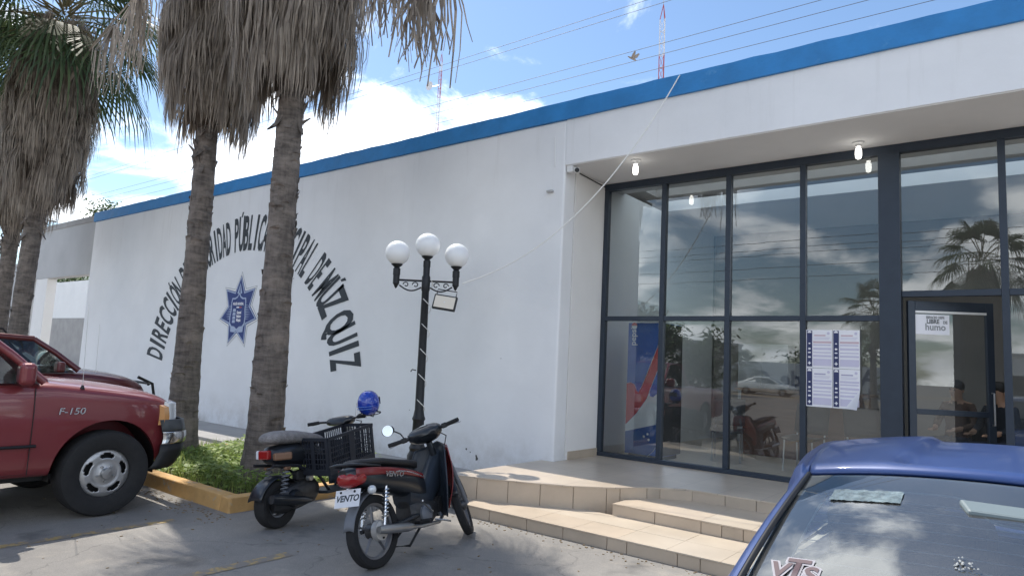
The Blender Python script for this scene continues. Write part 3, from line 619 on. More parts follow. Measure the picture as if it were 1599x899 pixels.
for i in range(5200):
    x, y = g.uniform(-9.98, -6.64), g.uniform(4.0, 6.28); h = g.uniform(.07, .24); a = g.uniform(0, 6.28); d = Vector((math.cos(a), math.sin(a), 0)); w = Vector((-d.y, d.x, 0))*g.uniform(.003, .006); ln = g.uniform(.02, .16)
    p = Vector((x, y, .08)); m_ = p+Vector((0,0,h*.6))+d*ln*.3; e = p+Vector((0,0,h))+d*ln
    q.add([p-w, p+w, m_+w*.8, m_-w*.8, e], [(0,1,2,3),(3,2,4)])
tag(q.build('grass', 'grass_blade', fix=False), 'thin green grass growing between the weeds in the planting bed', 'grass', kind='stuff')
q = MB()
for i in range(520):
    x, y = g.uniform(-9, -1.5), g.uniform(1.6, 6.2)
    if i % 2: y = 3.72-abs(g.gauss(0, .12)); x = g.uniform(-8.5, -6.2)
    if i % 5 == 0: y = 5.55-abs(g.gauss(0, .1)); x = g.uniform(-5, -1)
    s = g.uniform(.004, .013); a = g.uniform(0, 6.28); q.box((x, y, s*.25), (s*2, s, s*.5), Matrix.Rotation(a, 3, 'Z'))
tag(q.build('litter', mat('litter', (.22, .16, .09), .9, var=.3, vscale=9)), 'dry leaf bits and grit scattered on the asphalt', 'litter', kind='stuff')

# ------------------------------------------------------------------ palms
def barkmat():
    m = bpy.data.materials.new('palm_bark'); m.use_nodes = True; t = m.node_tree; n = t.nodes; l = t.links; b = n['Principled BSDF']; b.inputs['Roughness'].default_value = .9
    c = n.new('ShaderNodeTexCoord')
    def nz(sc, s, d=6):
        g_ = n.new('ShaderNodeMapping'); g_.inputs['Scale'].default_value = sc; l.new(c.outputs['Object'], g_.inputs[0]); q = n.new('ShaderNodeTexNoise'); q.inputs['Scale'].default_value = s; q.inputs['Detail'].default_value = d; q.inputs['Roughness'].default_value = .65; l.new(g_.outputs[0], q.inputs['Vector']); return q.outputs[0]
    ring = nz((1.4,1.4,7), 3, 9); fis = nz((9,9,1.6), 2.5, 9); 
    ad = n.new('ShaderNodeMath'); ad.operation = 'MULTIPLY_ADD'; l.new(fis, ad.inputs[0]); ad.inputs[1].default_value = .7; l.new(ring, ad.inputs[2])
    mr = n.new('ShaderNodeMapRange'); l.new(ad.outputs[0], mr.inputs[0]); mr.inputs[1].default_value = .6; mr.inputs[2].default_value = 1.1
    mx = n.new('ShaderNodeMix'); mx.data_type = 'RGBA'; l.new(mr.outputs[0], mx.inputs[0]); mx.inputs[6].default_value = (.06,.05,.043,1); mx.inputs[7].default_value = (.20,.17,.148,1)
    bl = nz((1,1,1.6), 3.2, 8); bm_ = n.new('ShaderNodeMapRange'); l.new(bl, bm_.inputs[0]); bm_.inputs[1].default_value = .48; bm_.inputs[2].default_value = .66; bm_.inputs[4].default_value = .75
    m2 = n.new('ShaderNodeMix'); m2.data_type = 'RGBA'; l.new(bm_.outputs[0], m2.inputs[0]); l.new(mx.outputs[2], m2.inputs[6]); m2.inputs[7].default_value = (.27,.225,.19,1); l.new(m2.outputs[2], b.inputs['Base Color'])
    bp = n.new('ShaderNodeBump'); bp.inputs['Strength'].default_value = .8; bp.inputs['Distance'].default_value = .03; l.new(ad.outputs[0], bp.inputs['Height']); l.new(bp.outputs[0], b.inputs['Normal']); MATS['palm_bark'] = m
barkmat()
mat('thatch_core', (.12, .095, .075), .95, var=.4, vscale=5, stretch=(3,3,.5), bump=1., bscale=25)
mat('petiole', (.16, .13, .06), .7, var=.2)
def fan(q, o, d, up, rad, nseg, spread, g, droop, wid=.028):
    """one fan leaf: nseg narrow folded leaflets radiating from o"""
    d = d.normalized(); s = d.cross(up).normalized(); 
    for k in range(nseg):
        a = (k/(nseg-1)-.5)*spread; r = rad*(.72+.28*math.cos(a*.8))*g.uniform(.9, 1.08)
        e = (d*math.cos(a) + s*math.sin(a)).normalized(); w = e.cross(up).normalized()*wid
        p1 = o+e*r*.5-Vector((0,0,droop*r*.10)); p2 = o+e*r*.8-Vector((0,0,droop*r*.32)); p3 = o+e*r*.97-Vector((0,0,droop*r*(.62+g.uniform(0,.3))))
        f = up.normalized()*wid*.5
        q.add([o, p1-w, p1+f, p1+w, p2-w*.7, p2+w*.7, p3], [(0,1,2),(0,2,3),(1,4,5,3),(4,6,5)])
def palm(bx_, by_, bz, r0, r1, zs, zt, lean, seed, label, rad0, rad1, nleaf, frond_len=1.0, nfr=30, strips=14, bottom=0.0, side=None):
    """Washingtonia: tapered trunk, skirt of dead leaves from zs (bottom) to zt, green fans above"""
    g = random.Random(seed); t = thing('palm_tree', label, 'palm tree', (bx_, by_, bz), group='palm trees along the building')
    H = zt-bz
    def axis(z): u = z/H; return Vector((lean[0]*u, lean[1]*u, z))
    pts, rs = [], []
    for i in range(161):
        z = -.1+(H+.1)*i/160; u = max(0, z/H); pts.append(axis(z)); rs.append((r0+(r1-r0)*min(1, u*1.7)+.10*math.exp(-max(0,z)*2.6))*(1+g.uniform(-.03, .03)+.03*math.sin(z*2.3+seed)))
    MB().tube(pts, rs, 18).build('trunk', 'palm_bark', t, smooth=60)
    zb = zs-bz
    # leaf bases left on the stem below the skirt
    q = MB()
    for i in range(26):
        z = zb-.55+g.uniform(0, .75); a = g.uniform(0, 6.28); d = Vector((math.cos(a), math.sin(a), 0)); c = axis(z)+d*(r1*.95); s = Vector((-d.y, d.x, 0))*g.uniform(.05, .09)
        tip = c+d*g.uniform(.04, .14)+Vector((0,0,g.uniform(.08, .24)*g.choice((1,1,-1))))
        q.add([c-s, c+s, tip+s*.4, tip-s*.4, c-s-d*.05, c+s-d*.05], [(0,1,2,3),(1,0,4,5),(2,1,5),(0,3,4),(3,2,5,4)])
    tag(q.build('leaf_stubs', 'palm_bark', t, fix=False), kind='stuff')
    # broken scars standing proud of the bark
    q = MB()
    for i in range(70):
        z = g.uniform(.3, zb-.3); a = g.uniform(0, 6.28); d = Vector((math.cos(a), math.sin(a), 0)); s = Vector((-d.y, d.x, 0)); rr = (r0+(r1-r0)*min(1, z/H*1.7)+.10*math.exp(-z*2.6)); c = axis(z)+d*rr*.97; w = g.uniform(.03, .09)
        q.add([c-s*w, c+s*w, c+s*w*.7+d*.02+Vector((0,0,g.uniform(.01,.05))), c-s*w*.5+d*g.uniform(.008,.03)+Vector((0,0,g.uniform(.01,.06))), c-s*w*.8-Vector((0,0,.05)), c+s*w*.8-Vector((0,0,.05))], [(0,1,2,3),(1,0,4,5)])
    tag(q.build('bark_scars', 'palm_bark', t, fix=False), kind='stuff')
    # skirt core
    core = []
    for i in range(15):
        u = i/14; z = zb+.25+(H-zb-.2)*u; rr = (rad0*(.45+.55*min(1,u*3)) if u < .6 else rad0+(rad1-rad0)*(u-.6)/.4)*.72*(1 if i < 13 else .45)
        core.append([axis(z)+Vector((math.cos(6.283*k/22), math.sin(6.283*k/22), 0))*rr*(1+g.uniform(-.12,.12)) + Vector((0,0,g.uniform(-.08,.08) if 0 < i < 14 else g.uniform(-.15,.1))) for k in range(22)])
    MB().loft(core).build('skirt_core', 'thatch_core', t, smooth=60)
    q = MB()
    for i in range(nleaf):
        u = g.random()**.8; z = zb+.55+(H-zb-.35)*u; a = g.uniform(0, 6.283); d = Vector((math.cos(a), math.sin(a), 0)); s = Vector((-d.y, d.x, 0))
        rr = (rad0 if u < .55 else rad0+(rad1-rad0)*(u-.55)/.45)*g.uniform(.72, 1.05)*(.66+.34*min(1, (z-zb-.3)/.9))
        ln = g.uniform(.7, 1.15)
        o = axis(z)+d*rr*.82
        for k in range(strips):
            b_ = (k/(strips-1)-.5); st_ = o+s*b_*g.uniform(.05,.16)+Vector((0,0,g.uniform(-.05,.05))); l_ = ln*g.uniform(.75, 1.08)*(1-.35*abs(b_)); out = g.uniform(.03, .15)*rr*1.2
            w = s*g.uniform(.004, .011)+d*g.uniform(-.006,.006)
            p1 = st_+d*out+s*b_*.10-Vector((0,0,l_*.38)); p2 = st_+d*out*.95+s*b_*.17-Vector((0,0,l_*.75)); p3 = st_+d*out*(.55+g.uniform(-.3,.4))+s*b_*.16+s*g.uniform(-.03,.03)-Vector((0,0,l_))
            q.add([st_-w*.7, st_+w*.7, p1+w, p1-w, p2+w*.8, p2-w*.8, p3], [(0,1,2,3),(3,2,4,5),(5,4,6)])
    tag(q.build('dead_leaf_skirt', 'thatch', t, fix=False), kind='stuff')
    # crown
    top = axis(H+.1); qs = MB(); qf = MB()
    for i in range(nfr):
        u = i/nfr; el = R(-38+118*u+g.uniform(-9,9)); a = i*2.39996+g.uniform(-.25,.25)
        d = Vector((math.cos(a)*math.cos(el), math.sin(a)*math.cos(el), math.sin(el))); pl_ = frond_len*g.uniform(.8, 1.15)
        o = top+Vector((0,0,.5*u))+d*.1; p = o+d*pl_*.55; e = o+d*pl_-Vector((0,0,.12*math.cos(el)))
        qs.tube([o, p, e], [.022,.018,.011], 5); sd = Vector((-math.sin(a), math.cos(a), 0)); up = sd.cross(d)*-1
        dd = (e-p).normalized(); dd = (dd-Vector((0,0,.25))).normalized()
        fan(qf, e, dd, up if up.z > 0 else -up, 1.05*frond_len*g.uniform(.88, 1.1), 26, R(205), g, g.uniform(.5, .95))
    qs.build('leaf_stalks', 'petiole', t, smooth=50); tag(qf.build('green_crown', 'frond_green', t, fix=False), kind='stuff')
    return t, axis
pa = on_z(283, 705, .12)
A, axA = palm(-9.76, 4.92, .08, .195, .132, 4.82, 10.6, (-.32, .02), 11, 'palm tree growing behind the bumper of the red pickup', .82, .66, 1050)
B, axB = palm(-7.27, 4.68, .08, .210, .132, 4.80, 10.2, (-.16, .0), 23, 'palm tree beside the scooter with the black crate', .90, .72, 1100)
pc = on_y(33, 480, 4.95)
C_, _ = palm(pc.x-.1, 4.95, .0, .20, .16, 4.4, 8.5, (.50, .0), 31, 'palm tree standing farther left, behind the red sport utility vehicle', .92, .75, 640, frond_len=1.2, nfr=52)
palm(on_y(2, 470, 5.6).x, 5.6, .0, .2, .17, 4.3, 8.2, (.3, .0), 47, 'leftmost palm tree, cut off by the edge of the photo', .95, .75, 420, nfr=44)
# long dead fans hanging loose from the crowns
def hanging(px, py0, py1, Y, w, label, n=26, seed=1):
    g = random.Random(seed); top = on_y(px, py0, Y); bot = on_y(px, py1, Y); L_ = (top.z-bot.z); t = MB()
    for k in range(n):
        s = g.uniform(-1, 1)*w; e = top+Vector((s, g.uniform(-.2,.2), 0)); l_ = L_*g.uniform(.45, 1.); wd_ = g.uniform(.006,.02); u = Vector((wd_,wd_*.4,0)); sw = g.uniform(-.12,.12)
        pts = [top+Vector((s*.15,0,.25)), e-Vector((0,0,l_*.25)), e+Vector((sw*.6,0,-l_*.65)), e+Vector((sw,g.uniform(-.1,.1),-l_))]
        for a, c, f in zip(pts, pts[1:], (1,.8,.5)): t.add([a-u*f, a+u*f, c+u*f*.8, c-u*f*.8], [(0,1,2,3)])
    # stalk joining it to its palm's crown
    return t
def dead_fan(tree, px, py0, py1, Y, w, n, seed):
    q = hanging(px, py0, py1, Y, w, '', n, seed); top = on_y(px, py0, Y); c = Vector(tree.location)+Vector((0,0,8.6)) if tree is B else Vector(tree.location)+Vector((.3,0,6.7))
    q.tube([c, c.lerp(top, .55)+Vector((0,0,.35)), top+Vector((0,0,.28))], [.025,.02,.012], 5)
    loc = tree.location; q.v = [(v[0]-loc.x, v[1]-loc.y, v[2]-loc.z) for v in q.v]; q.build('hanging_dead_leaf', 'thatch', tree, fix=False)
dead_fan(B, 655, 15, 108, 4.7, .17, 40, 3); dead_fan(B, 700, -20, 150, 4.7, .13, 14, 4); dead_fan(B, 600, -40, 60, 4.9, .3, 46, 5); dead_fan(B, 640, -40, 50, 4.5, .25, 40, 6); dead_fan(C_, 175, 60, 150, 4.95, .5, 40, 8); dead_fan(C_, 215, 10, 130, 4.95, .45, 40, 9); dead_fan(A, 225, -20, 120, 4.9, .3, 34, 12); dead_fan(A, 345, -10, 140, 4.9, .3, 20, 13)

# ------------------------------------------------------------------ far trees and roofscape
def tree(x, y, h, rx, rz, label, seed, n=1500, name='tree', ls=.13):
    g = random.Random(seed); t = thing(name, label, 'tree', (x, y, 0))
    q = MB(); q.tube([(0,0,-.1),(.1,.05,h*.3),(0,.1,h*.6)], [.16,.12,.07], 8)
    cl = []
    for k in range(11):
        a = k*2.4; rr = rx*g.uniform(.25,.8); c = Vector((math.cos(a)*rr, math.sin(a)*rr, h-rz+g.uniform(-rz*.7, rz*.75))); cl.append(c); q.tube([(0,.08,h*.4), c*.5+Vector((0,0,h*.22)), c], [.06,.04,.015], 5)
    q.build('trunk', 'palm_bark', t, smooth=60); q = MB()
    for i in range(n):
        c = g.choice(cl); p = c+Vector((g.gauss(0,.22*rx), g.gauss(0,.22*rx), g.gauss(0,.24*rz))); a, b_ = g.uniform(0,6.28), g.uniform(-1,1); s = ls*g.uniform(.6,1.3)
        u = Vector((math.cos(a), math.sin(a), b_)).normalized()*s; w = Vector((-math.sin(a), math.cos(a), g.uniform(-.6,.6)))*s*.5; q.add([p-u, p+w, p+u, p-w], [(0,1,2,3)])
    tag(q.build('crown', 'tree_leaf', t, fix=False), kind='stuff'); return t
p = on_y(168, 318, 18.5); tree(p.x, 18.5, p.z+.2, 1.3, 1.2, 'small leafy tree top showing above the left end of the blue roof edge', 5, 900)
for i, (px, py) in enumerate(((95, 432), (125, 434))):
    p = on_y(px, py, 19.5); tree(p.x, 19.5, p.z+1.0, 2.6, 1.6, ('left', 'right')[i]+' of two leafy trees seen over the yard wall through the passage', 60+i, 1400, ls=.16)
# wires behind the building: each runs parallel to the wall
mat('wire', (.05, .05, .055), .6)
WYR = 18.
for i, (px, py, lab) in enumerate(((640, 119, 'highest'), (640, 128, 'second highest'), (640, 175.5, 'middle'), (640, 188, 'second lowest'), (640, 204, 'lowest'))):
    p = on_y(px, py, WYR); pts = [(x, WYR, p.z+.00002*(x+12)**2*4-.0) for x in range(-130, 71, 10)]
    tag(MB().tube(pts, .008, 5).build('power_line', 'wire'), lab+' of five power lines crossing the sky behind the roof', 'power line', 'power lines behind the roof')
for i, x in enumerate((-60, 24)):
    t = thing('utility_pole', ('far left utility pole carrying the power lines behind the roof', 'utility pole carrying the power lines right of the photo')[i], 'pole', (x, WYR, 0), group='utility poles'); zt_ = on_y(640, 119, WYR).z
    MB().tube([(0,0,-.2),(0,0,zt_+.4)], [.16,.10], 12).build('post', 'concrete', t, smooth=50)
    for z in (zt_-.05, on_y(640, 204, WYR).z): MB().bx(-.06, .06, -.7, .7, z-.05, z+.05).build('crossarm', 'concrete', t)
mat('mast_red', (.45, .08, .07), .6); mat('mast_white', (.7, .68, .68), .6)
def mast(px, pyb, pyt, Y, w, label, n, spike=None):
    b_ = on_y(px, pyb, Y); tp = on_y(px, pyt, Y); t = thing('radio_mast', label, 'radio mast', (b_.x, Y, 0), group='radio masts behind the roof'); zt_ = tp.z
    cor = [(w/2*math.cos(a), w/2*math.sin(a)) for a in (R(90), R(210), R(330))]
    for k in range(n):
        z0, z1 = zt_*k/n, zt_*(k+1)/n; m_ = 'mast_red' if (k//3) % 2 == 0 else 'mast_white'; q = MB()
        for i, (x, y) in enumerate(cor):
            x2, y2 = cor[(i+1) % 3]; q.tube([(x,y,z0),(x,y,z1)], .022, 5); q.tube([(x,y,z0),(x2,y2,z0)], .016, 4); q.tube([(x,y,z0+.01),(x2,y2,z1)], .011, 4)
        q.build('mast_section', m_, t)
    q = MB(); top = Vector((0,0,zt_+.8))
    for x, y in cor: q.tube([(x,y,zt_),(top.x,top.y,top.z)], .02, 5)
    q.build('tip', 'mast_red', t); MB().tube([top, top+Vector((0,0,2.2))], .02, 5).build('whip', 'steel', t)
    return t
mast(1034, 115, 32, 30, .32, 'tall red and white lattice mast right of the flying bird', 30)
md = mast(683, 205, 100, 42, .30, 'thin lattice mast with a round dish above the blue roof edge', 34)
p = on_y(677, 138, 42); MB().lathe([(.001,-.02),(.25,-.06),(.42,-.16),(.43,-.16),(.26,-.04),(.001,0)], 20, (p.x-md.location.x, -.35, p.z), 'y').build('dish', 'mast_white', md, smooth=50)
MB().tube([(p.x-md.location.x,-.3,p.z),(0,-.1,p.z)], .03, 5).build('dish_arm', 'steel', md)
# bird in flight: one continuous body with two raised wings and tail
p = on_y(988, 92, 14.); q = MB()
q.tube([(-.17,0,-.06),(-.10,0,-.04),(0,0,0),(.08,0,.015),(.12,0,.03),(.145,0,.03),(.165,0,.022)], [.012,.03,.042,.034,.024,.018,.003], 10)
for s in (-1, 1):
    q.add([(.06,s*.02,.02),(-.06,s*.02,.01),(.07,s*.13,.12),(-.06,s*.12,.11),(.01,s*.23,.25),(-.04,s*.21,.24)], [(0,1,3,2),(2,3,5,4)]); q.add([(.055,s*.02,.012),(-.055,s*.02,.002),(.065,s*.13,.112),(-.055,s*.12,.10),(.01,s*.23,.245),(-.04,s*.21,.235)], [(0,2,3,1),(2,4,5,3)])
q.add([(-.12,-.015,-.045),(-.12,.015,-.045),(-.25,.05,-.075),(-.25,-.05,-.075)], [(0,1,2,3)])
o = q.build('bird', mat('feather', (.36,.30,.25), .8, var=.3, vscale=12), smooth=40); o.location = p; o.rotation_euler = (R(20), R(48), R(25)); o.scale = (.72,)*3
tag(o, 'small grey brown bird flying above the blue roof edge', 'bird')

# ------------------------------------------------------------------ three-globe street lamp
LX, LY = -6.50, 6.47
lp = thing('street_lamp', 'black iron lamp post with three white globes against the wall', 'street lamp', (LX, LY, .06), (R(0), R(-.6), R(41)))
hz_ = lambda py: on_y(672, py, LY).z-.06
ztop = hz_(386)
MB().lathe([(.16,0),(.16,.05),(.13,.08),(.13,.30),(.10,.36),(.11,.40),(.085,.46),(.075,.75),(.09,.78),(.075,.82),(.060,.90),(.050,ztop-.62),(.058,ztop-.60),(.058,ztop-.42),(.046,ztop-.40),(.046,ztop-.27)], 20).build('post', 'black_iron', lp, smooth=35)
mat('globe', (.82, .83, .84), .28, sss=0, spec=.5)
def gm():
    m = MATS['globe']; b = m.node_tree.nodes['Principled BSDF']; b.inputs['Subsurface Weight'].default_value = .6; b.inputs['Subsurface Radius'].default_value = (.1,.1,.1); b.inputs['Subsurface Scale'].default_value = .4
gm()
def globe(x, y, z):
    MB().lathe([(.035,-.30),(.05,-.28),(.05,-.20),(.035,-.18),(.075,-.145),(.08,-.135),(.05,-.13)], 16, (x,y,z)).build('globe_holder', 'black_iron', lp, smooth=35)
    MB().ball((x,y,z+.02), .168, 28).build('globe', 'globe', lp, smooth=80)
globe(0, 0, ztop)
for s in (-1, 1):
    X = s*.405; z = ztop-.125
    globe(X, 0, z); MB().lathe([(.001,-.47),(.018,-.45),(.03,-.42),(.045,-.40),(.045,-.27)], 14, (X,0,z)).build('finial', 'black_iron', lp, smooth=35)
    MB().tube([(s*.05,0,z-.35),(X,0,z-.35)], .014, 8).build('arm', 'black_iron', lp)
    cv = [(s*(.06+.30*u), 0, z-.44-.06*math.sin(u*math.pi)+.02*u) for u in [i/14 for i in range(15)]]; MB().tube(cv, .011, 6).build('scroll', 'black_iron', lp, smooth=50)
    for cx_, rr in ((.14,.045),(.27,.04)):
        MB().tube([(s*(cx_+rr*math.cos(a)*(1-a/9)), 0, z-.41+rr*math.sin(a)*(1-a/9)) for a in [i*.45 for i in range(14)]], .008, 5).build('scroll', 'black_iron', lp, smooth=50)
MB().tube([(-.07,0,1.62-.2),(-.12,-.01,1.63-.2),(-.14,-.01,1.60-.2)], .008, 5).build('hook', 'black_iron', lp)
# flood light hung from the lamp arm
p = on_y(695, 473, LY-.12)
fl_ = thing('flood_light', 'flat rectangular flood light hung under the lamp arm', 'flood light', (p.x, LY-.12, p.z), (R(-14), R(7), R(30)))
MB().bx(-.155, .155, -.02, .03, -.10, .10).build('housing', 'black_plastic', fl_, bevel=.01); MB().bx(-.135, .135, -.026, -.0205, -.08, .08).build('lens', mat('flood_lens', (.74,.67,.56), .3), fl_, bevel=.002)
MB().tube([(-.13,0,.1),(-.13,.0,.17),(.13,0,.17),(.13,0,.1)], .007, 6).build('bracket', 'black_iron', fl_); MB().lathe([(.001,-.028),(.009,-.028),(.009,-.026),(.001,-.026)], 10, (0,0,0), 'y').build('led', 'white_plastic', fl_)
# white cable: parapet -> lamp, then wound down the post
P0 = Vector((on_y(1062, 118, 7.56).x, 7.56, on_y(1062, 118, 7.56).z)); P3 = on_y(722, 443, LY)
pts = []
for i in range(33):
    u = i/32; a = P0.lerp(P3, u); a.z -= .62*4*u*(1-u)*(1-.25*u); pts.append(a)
sag = MB().tube(pts, .008, 5); tag(sag.build('slack_cable', 'white_cable', smooth=50), 'white cable hanging slack from the roof edge to the lamp', 'cable')
pts = []
for i in range(120):
    u = i/119; z = hz_(445)+.05-u*1.75; a = u*2*math.pi*5.2; rr = .062+.03*max(0, .15-u); pts.append((LX+rr*math.cos(a), LY+rr*math.sin(a), z+.06))
tag(MB().tube(pts, .0055, 5).build('wound_cable', 'white_cable', smooth=50), 'thin white cable wound around the black lamp post', 'cable')
# ------------------------------------------------------------------ vehicles: shared builders
def paint(name, col, rough=.32, flake=.2):
    m = mat(name, col, rough, metal=flake, var=.10, vscale=1.6, coat=.7, wear=((min(1,col[0]*.6+.10), min(1,col[1]*.6+.09), min(1,col[2]*.6+.08)), .70), wscale=2.4); return m
glassmat('car_glass', (.42, .50, .48), 1.62, dirt=.05); glassmat('rear_glass', (.62, .72, .74), 2.3, dirt=.13)
mat('trim_black', (.014, .014, .015), .55, var=.2, vscale=20); mat('cabin_dark', (.03, .031, .034), .8, var=.2, vscale=12)
mat('rim_grey', (.50, .50, .50), .42, metal=.7, var=.12, vscale=9); mat('lamp_red', (.30, .012, .012), .25, coat=.5); mat('lamp_amber', (.55, .26, .08), .2, coat=.5); mat('lamp_clear', (.72, .74, .74), .15, coat=.6, metal=.2)
def body_loft(st):
    """st: (y, [(x,z)...]) half sections from sill to centre line"""
    q = MB(); rings = []
    for y, h in st: rings.append([Vector((x, y, z)) for x, z in h] + [Vector((-x, y, z)) for x, z in h[-2::-1]])
    return q.loft(rings)
def tyre(q_parent, c, r, w, rr, tread=0, axis='x', M=None, name='tyre'):
    hw = w/2; pr = [(rr, -hw*.78), (rr+.012, -hw*.86), (r*.86, -hw), (r*.955, -hw*.93), (r*.99, -hw*.72), (r, -hw*.4), (r, hw*.4), (r*.99, hw*.72), (r*.955, hw*.93), (r*.86, hw), (rr+.012, hw*.86), (rr, hw*.78), (rr-.01, 0), (rr, -hw*.78)]
    q = MB().lathe(pr, 48, c, axis, cap=False)
    if M: q.v = [tuple(M @ Vector(v)) for v in q.v]
    o = q.build(name, 'rubber', q_parent, smooth=35)
    if tread:
        q = MB(); n = tread
        for k in range(n):
            a = 2*math.pi*k/n
            for s in (-1, 1): q.box(Vector(c)+Vector((s*hw*.62, math.cos(a+s*.03)*(r+.0), math.sin(a+s*.03)*(r+.0))), (hw*.55, r*2*math.pi/n*.55, .016), Matrix.Rotation(a-math.pi/2, 3, 'X'))
        if M: q.v = [tuple(M @ Vector(v)) for v in q.v]
        q.build('tread_blocks', 'rubber', q_parent)
    return o
def dish_rim(parent, c, R_, side, holes=5, m='rim_grey', phase=.3):
    """pressed wheel face with oval holes; side=+1 faces +x"""
    c = Vector(c); na, nr = 120, 22; vs, fs = [], []
    def dep(t): return side*(.015-.055*math.sin(min(1, t/.55)*math.pi)*.35 + (.035*math.cos(t/.5*math.pi/2) if t < .5 else 0) - .02*max(0, (t-.8)/.2))
    for i in range(nr+1):
        t = i/nr
        for k in range(na):
            a = 2*math.pi*k/na; vs.append(c+Vector((dep(t), math.cos(a)*t*R_, math.sin(a)*t*R_)))
    def inhole(t, a):
        for h in range(holes):
            ah = phase+2*math.pi*h/holes; d = (a-ah+math.pi) % (2*math.pi)-math.pi
            if (d*t/.30)**2+((t-.74)/.12)**2 < 1: return True
        return False
    for i in range(nr):
        for k in range(na):
            if not inhole((i+.5)/nr, 2*math.pi*(k+.5)/na): fs.append((i*na+k, i*na+(k+1) % na, (i+1)*na+(k+1) % na, (i+1)*na+k))
    MB().add(vs, fs).build('rim', m, parent, smooth=50, solid=.012, fix=True)
    MB().lathe([(.001, side*.07), (.045, side*.065), (.05, side*.03), (.05, 0), (.001, 0)], 20, c, 'x').build('hub_cap', 'steel', parent, smooth=40)
    for h in range(5):
        a = phase+.6+2*math.pi*h/5; MB().lathe([(.001, side*.05), (.011, side*.05), (.011, side*.01), (.001, side*.01)], 8, c+Vector((0, math.cos(a)*.075, math.sin(a)*.075)), 'x').build('lug_nut', 'steel', parent)
    MB().lathe([(R_, side*-.10), (R_, side*.0), (R_+.014, side*.012), (R_+.016, side*.004), (R_+.005, side*-.10)], 48, c, 'x', cap=False).build('rim_lip', m, parent, smooth=40)
    MB().lathe([(.001, side*-.09), (R_*.96, side*-.09), (R_*.96, side*-.07), (.001, side*-.07)], 24, c, 'x').build('brake_drum', 'trim_black', parent)
def road_wheel(t, x, y, r, w, rr, side, tread=0, holes=5):
    e = thing('wheel', None, None); e.parent = t; e.location = (x, y, r)
    tyre(e, (0,0,0), r, w, rr, tread); dish_rim(e, (side*w*.30, 0, 0), rr, side, holes); return e
def arches(o, ys, r, z, x0, x1):
    cs = []
    for y in ys:
        for s in (-1, 1):
            lo, hi = sorted((s*x0, s*x1)); cs.append(MB().lathe([(.001, lo), (r, lo), (r, hi), (.001, hi)], 40, (0, y, z), 'x').build('cutter', 'trim_black'))
    cut(o, cs)
def cavity(o, x, y0, y1, z0, z1): cut(o, [MB().bx(-x, x, y0, y1, z0, z1).build('cutter', 'trim_black')])
def seat(t, x, y, z, w=.5, name='seat'):
    MB().bx(x-w/2, x+w/2, y-.05, y+.45, z, z+.16).build('seat_cushion', 'cabin_dark', t, bevel=.04); MB().box((x, y-.10, z+.42), (w, .14, .62), Matrix.Rotation(R(12), 3, 'X')).build('seat_back', 'cabin_dark', t, bevel=.05, seg=3)
    MB().box((x, y-.19, z+.82), (.25, .09, .17), Matrix.Rotation(R(10), 3, 'X')).build('headrest', 'cabin_dark', t, bevel=.03, seg=3)

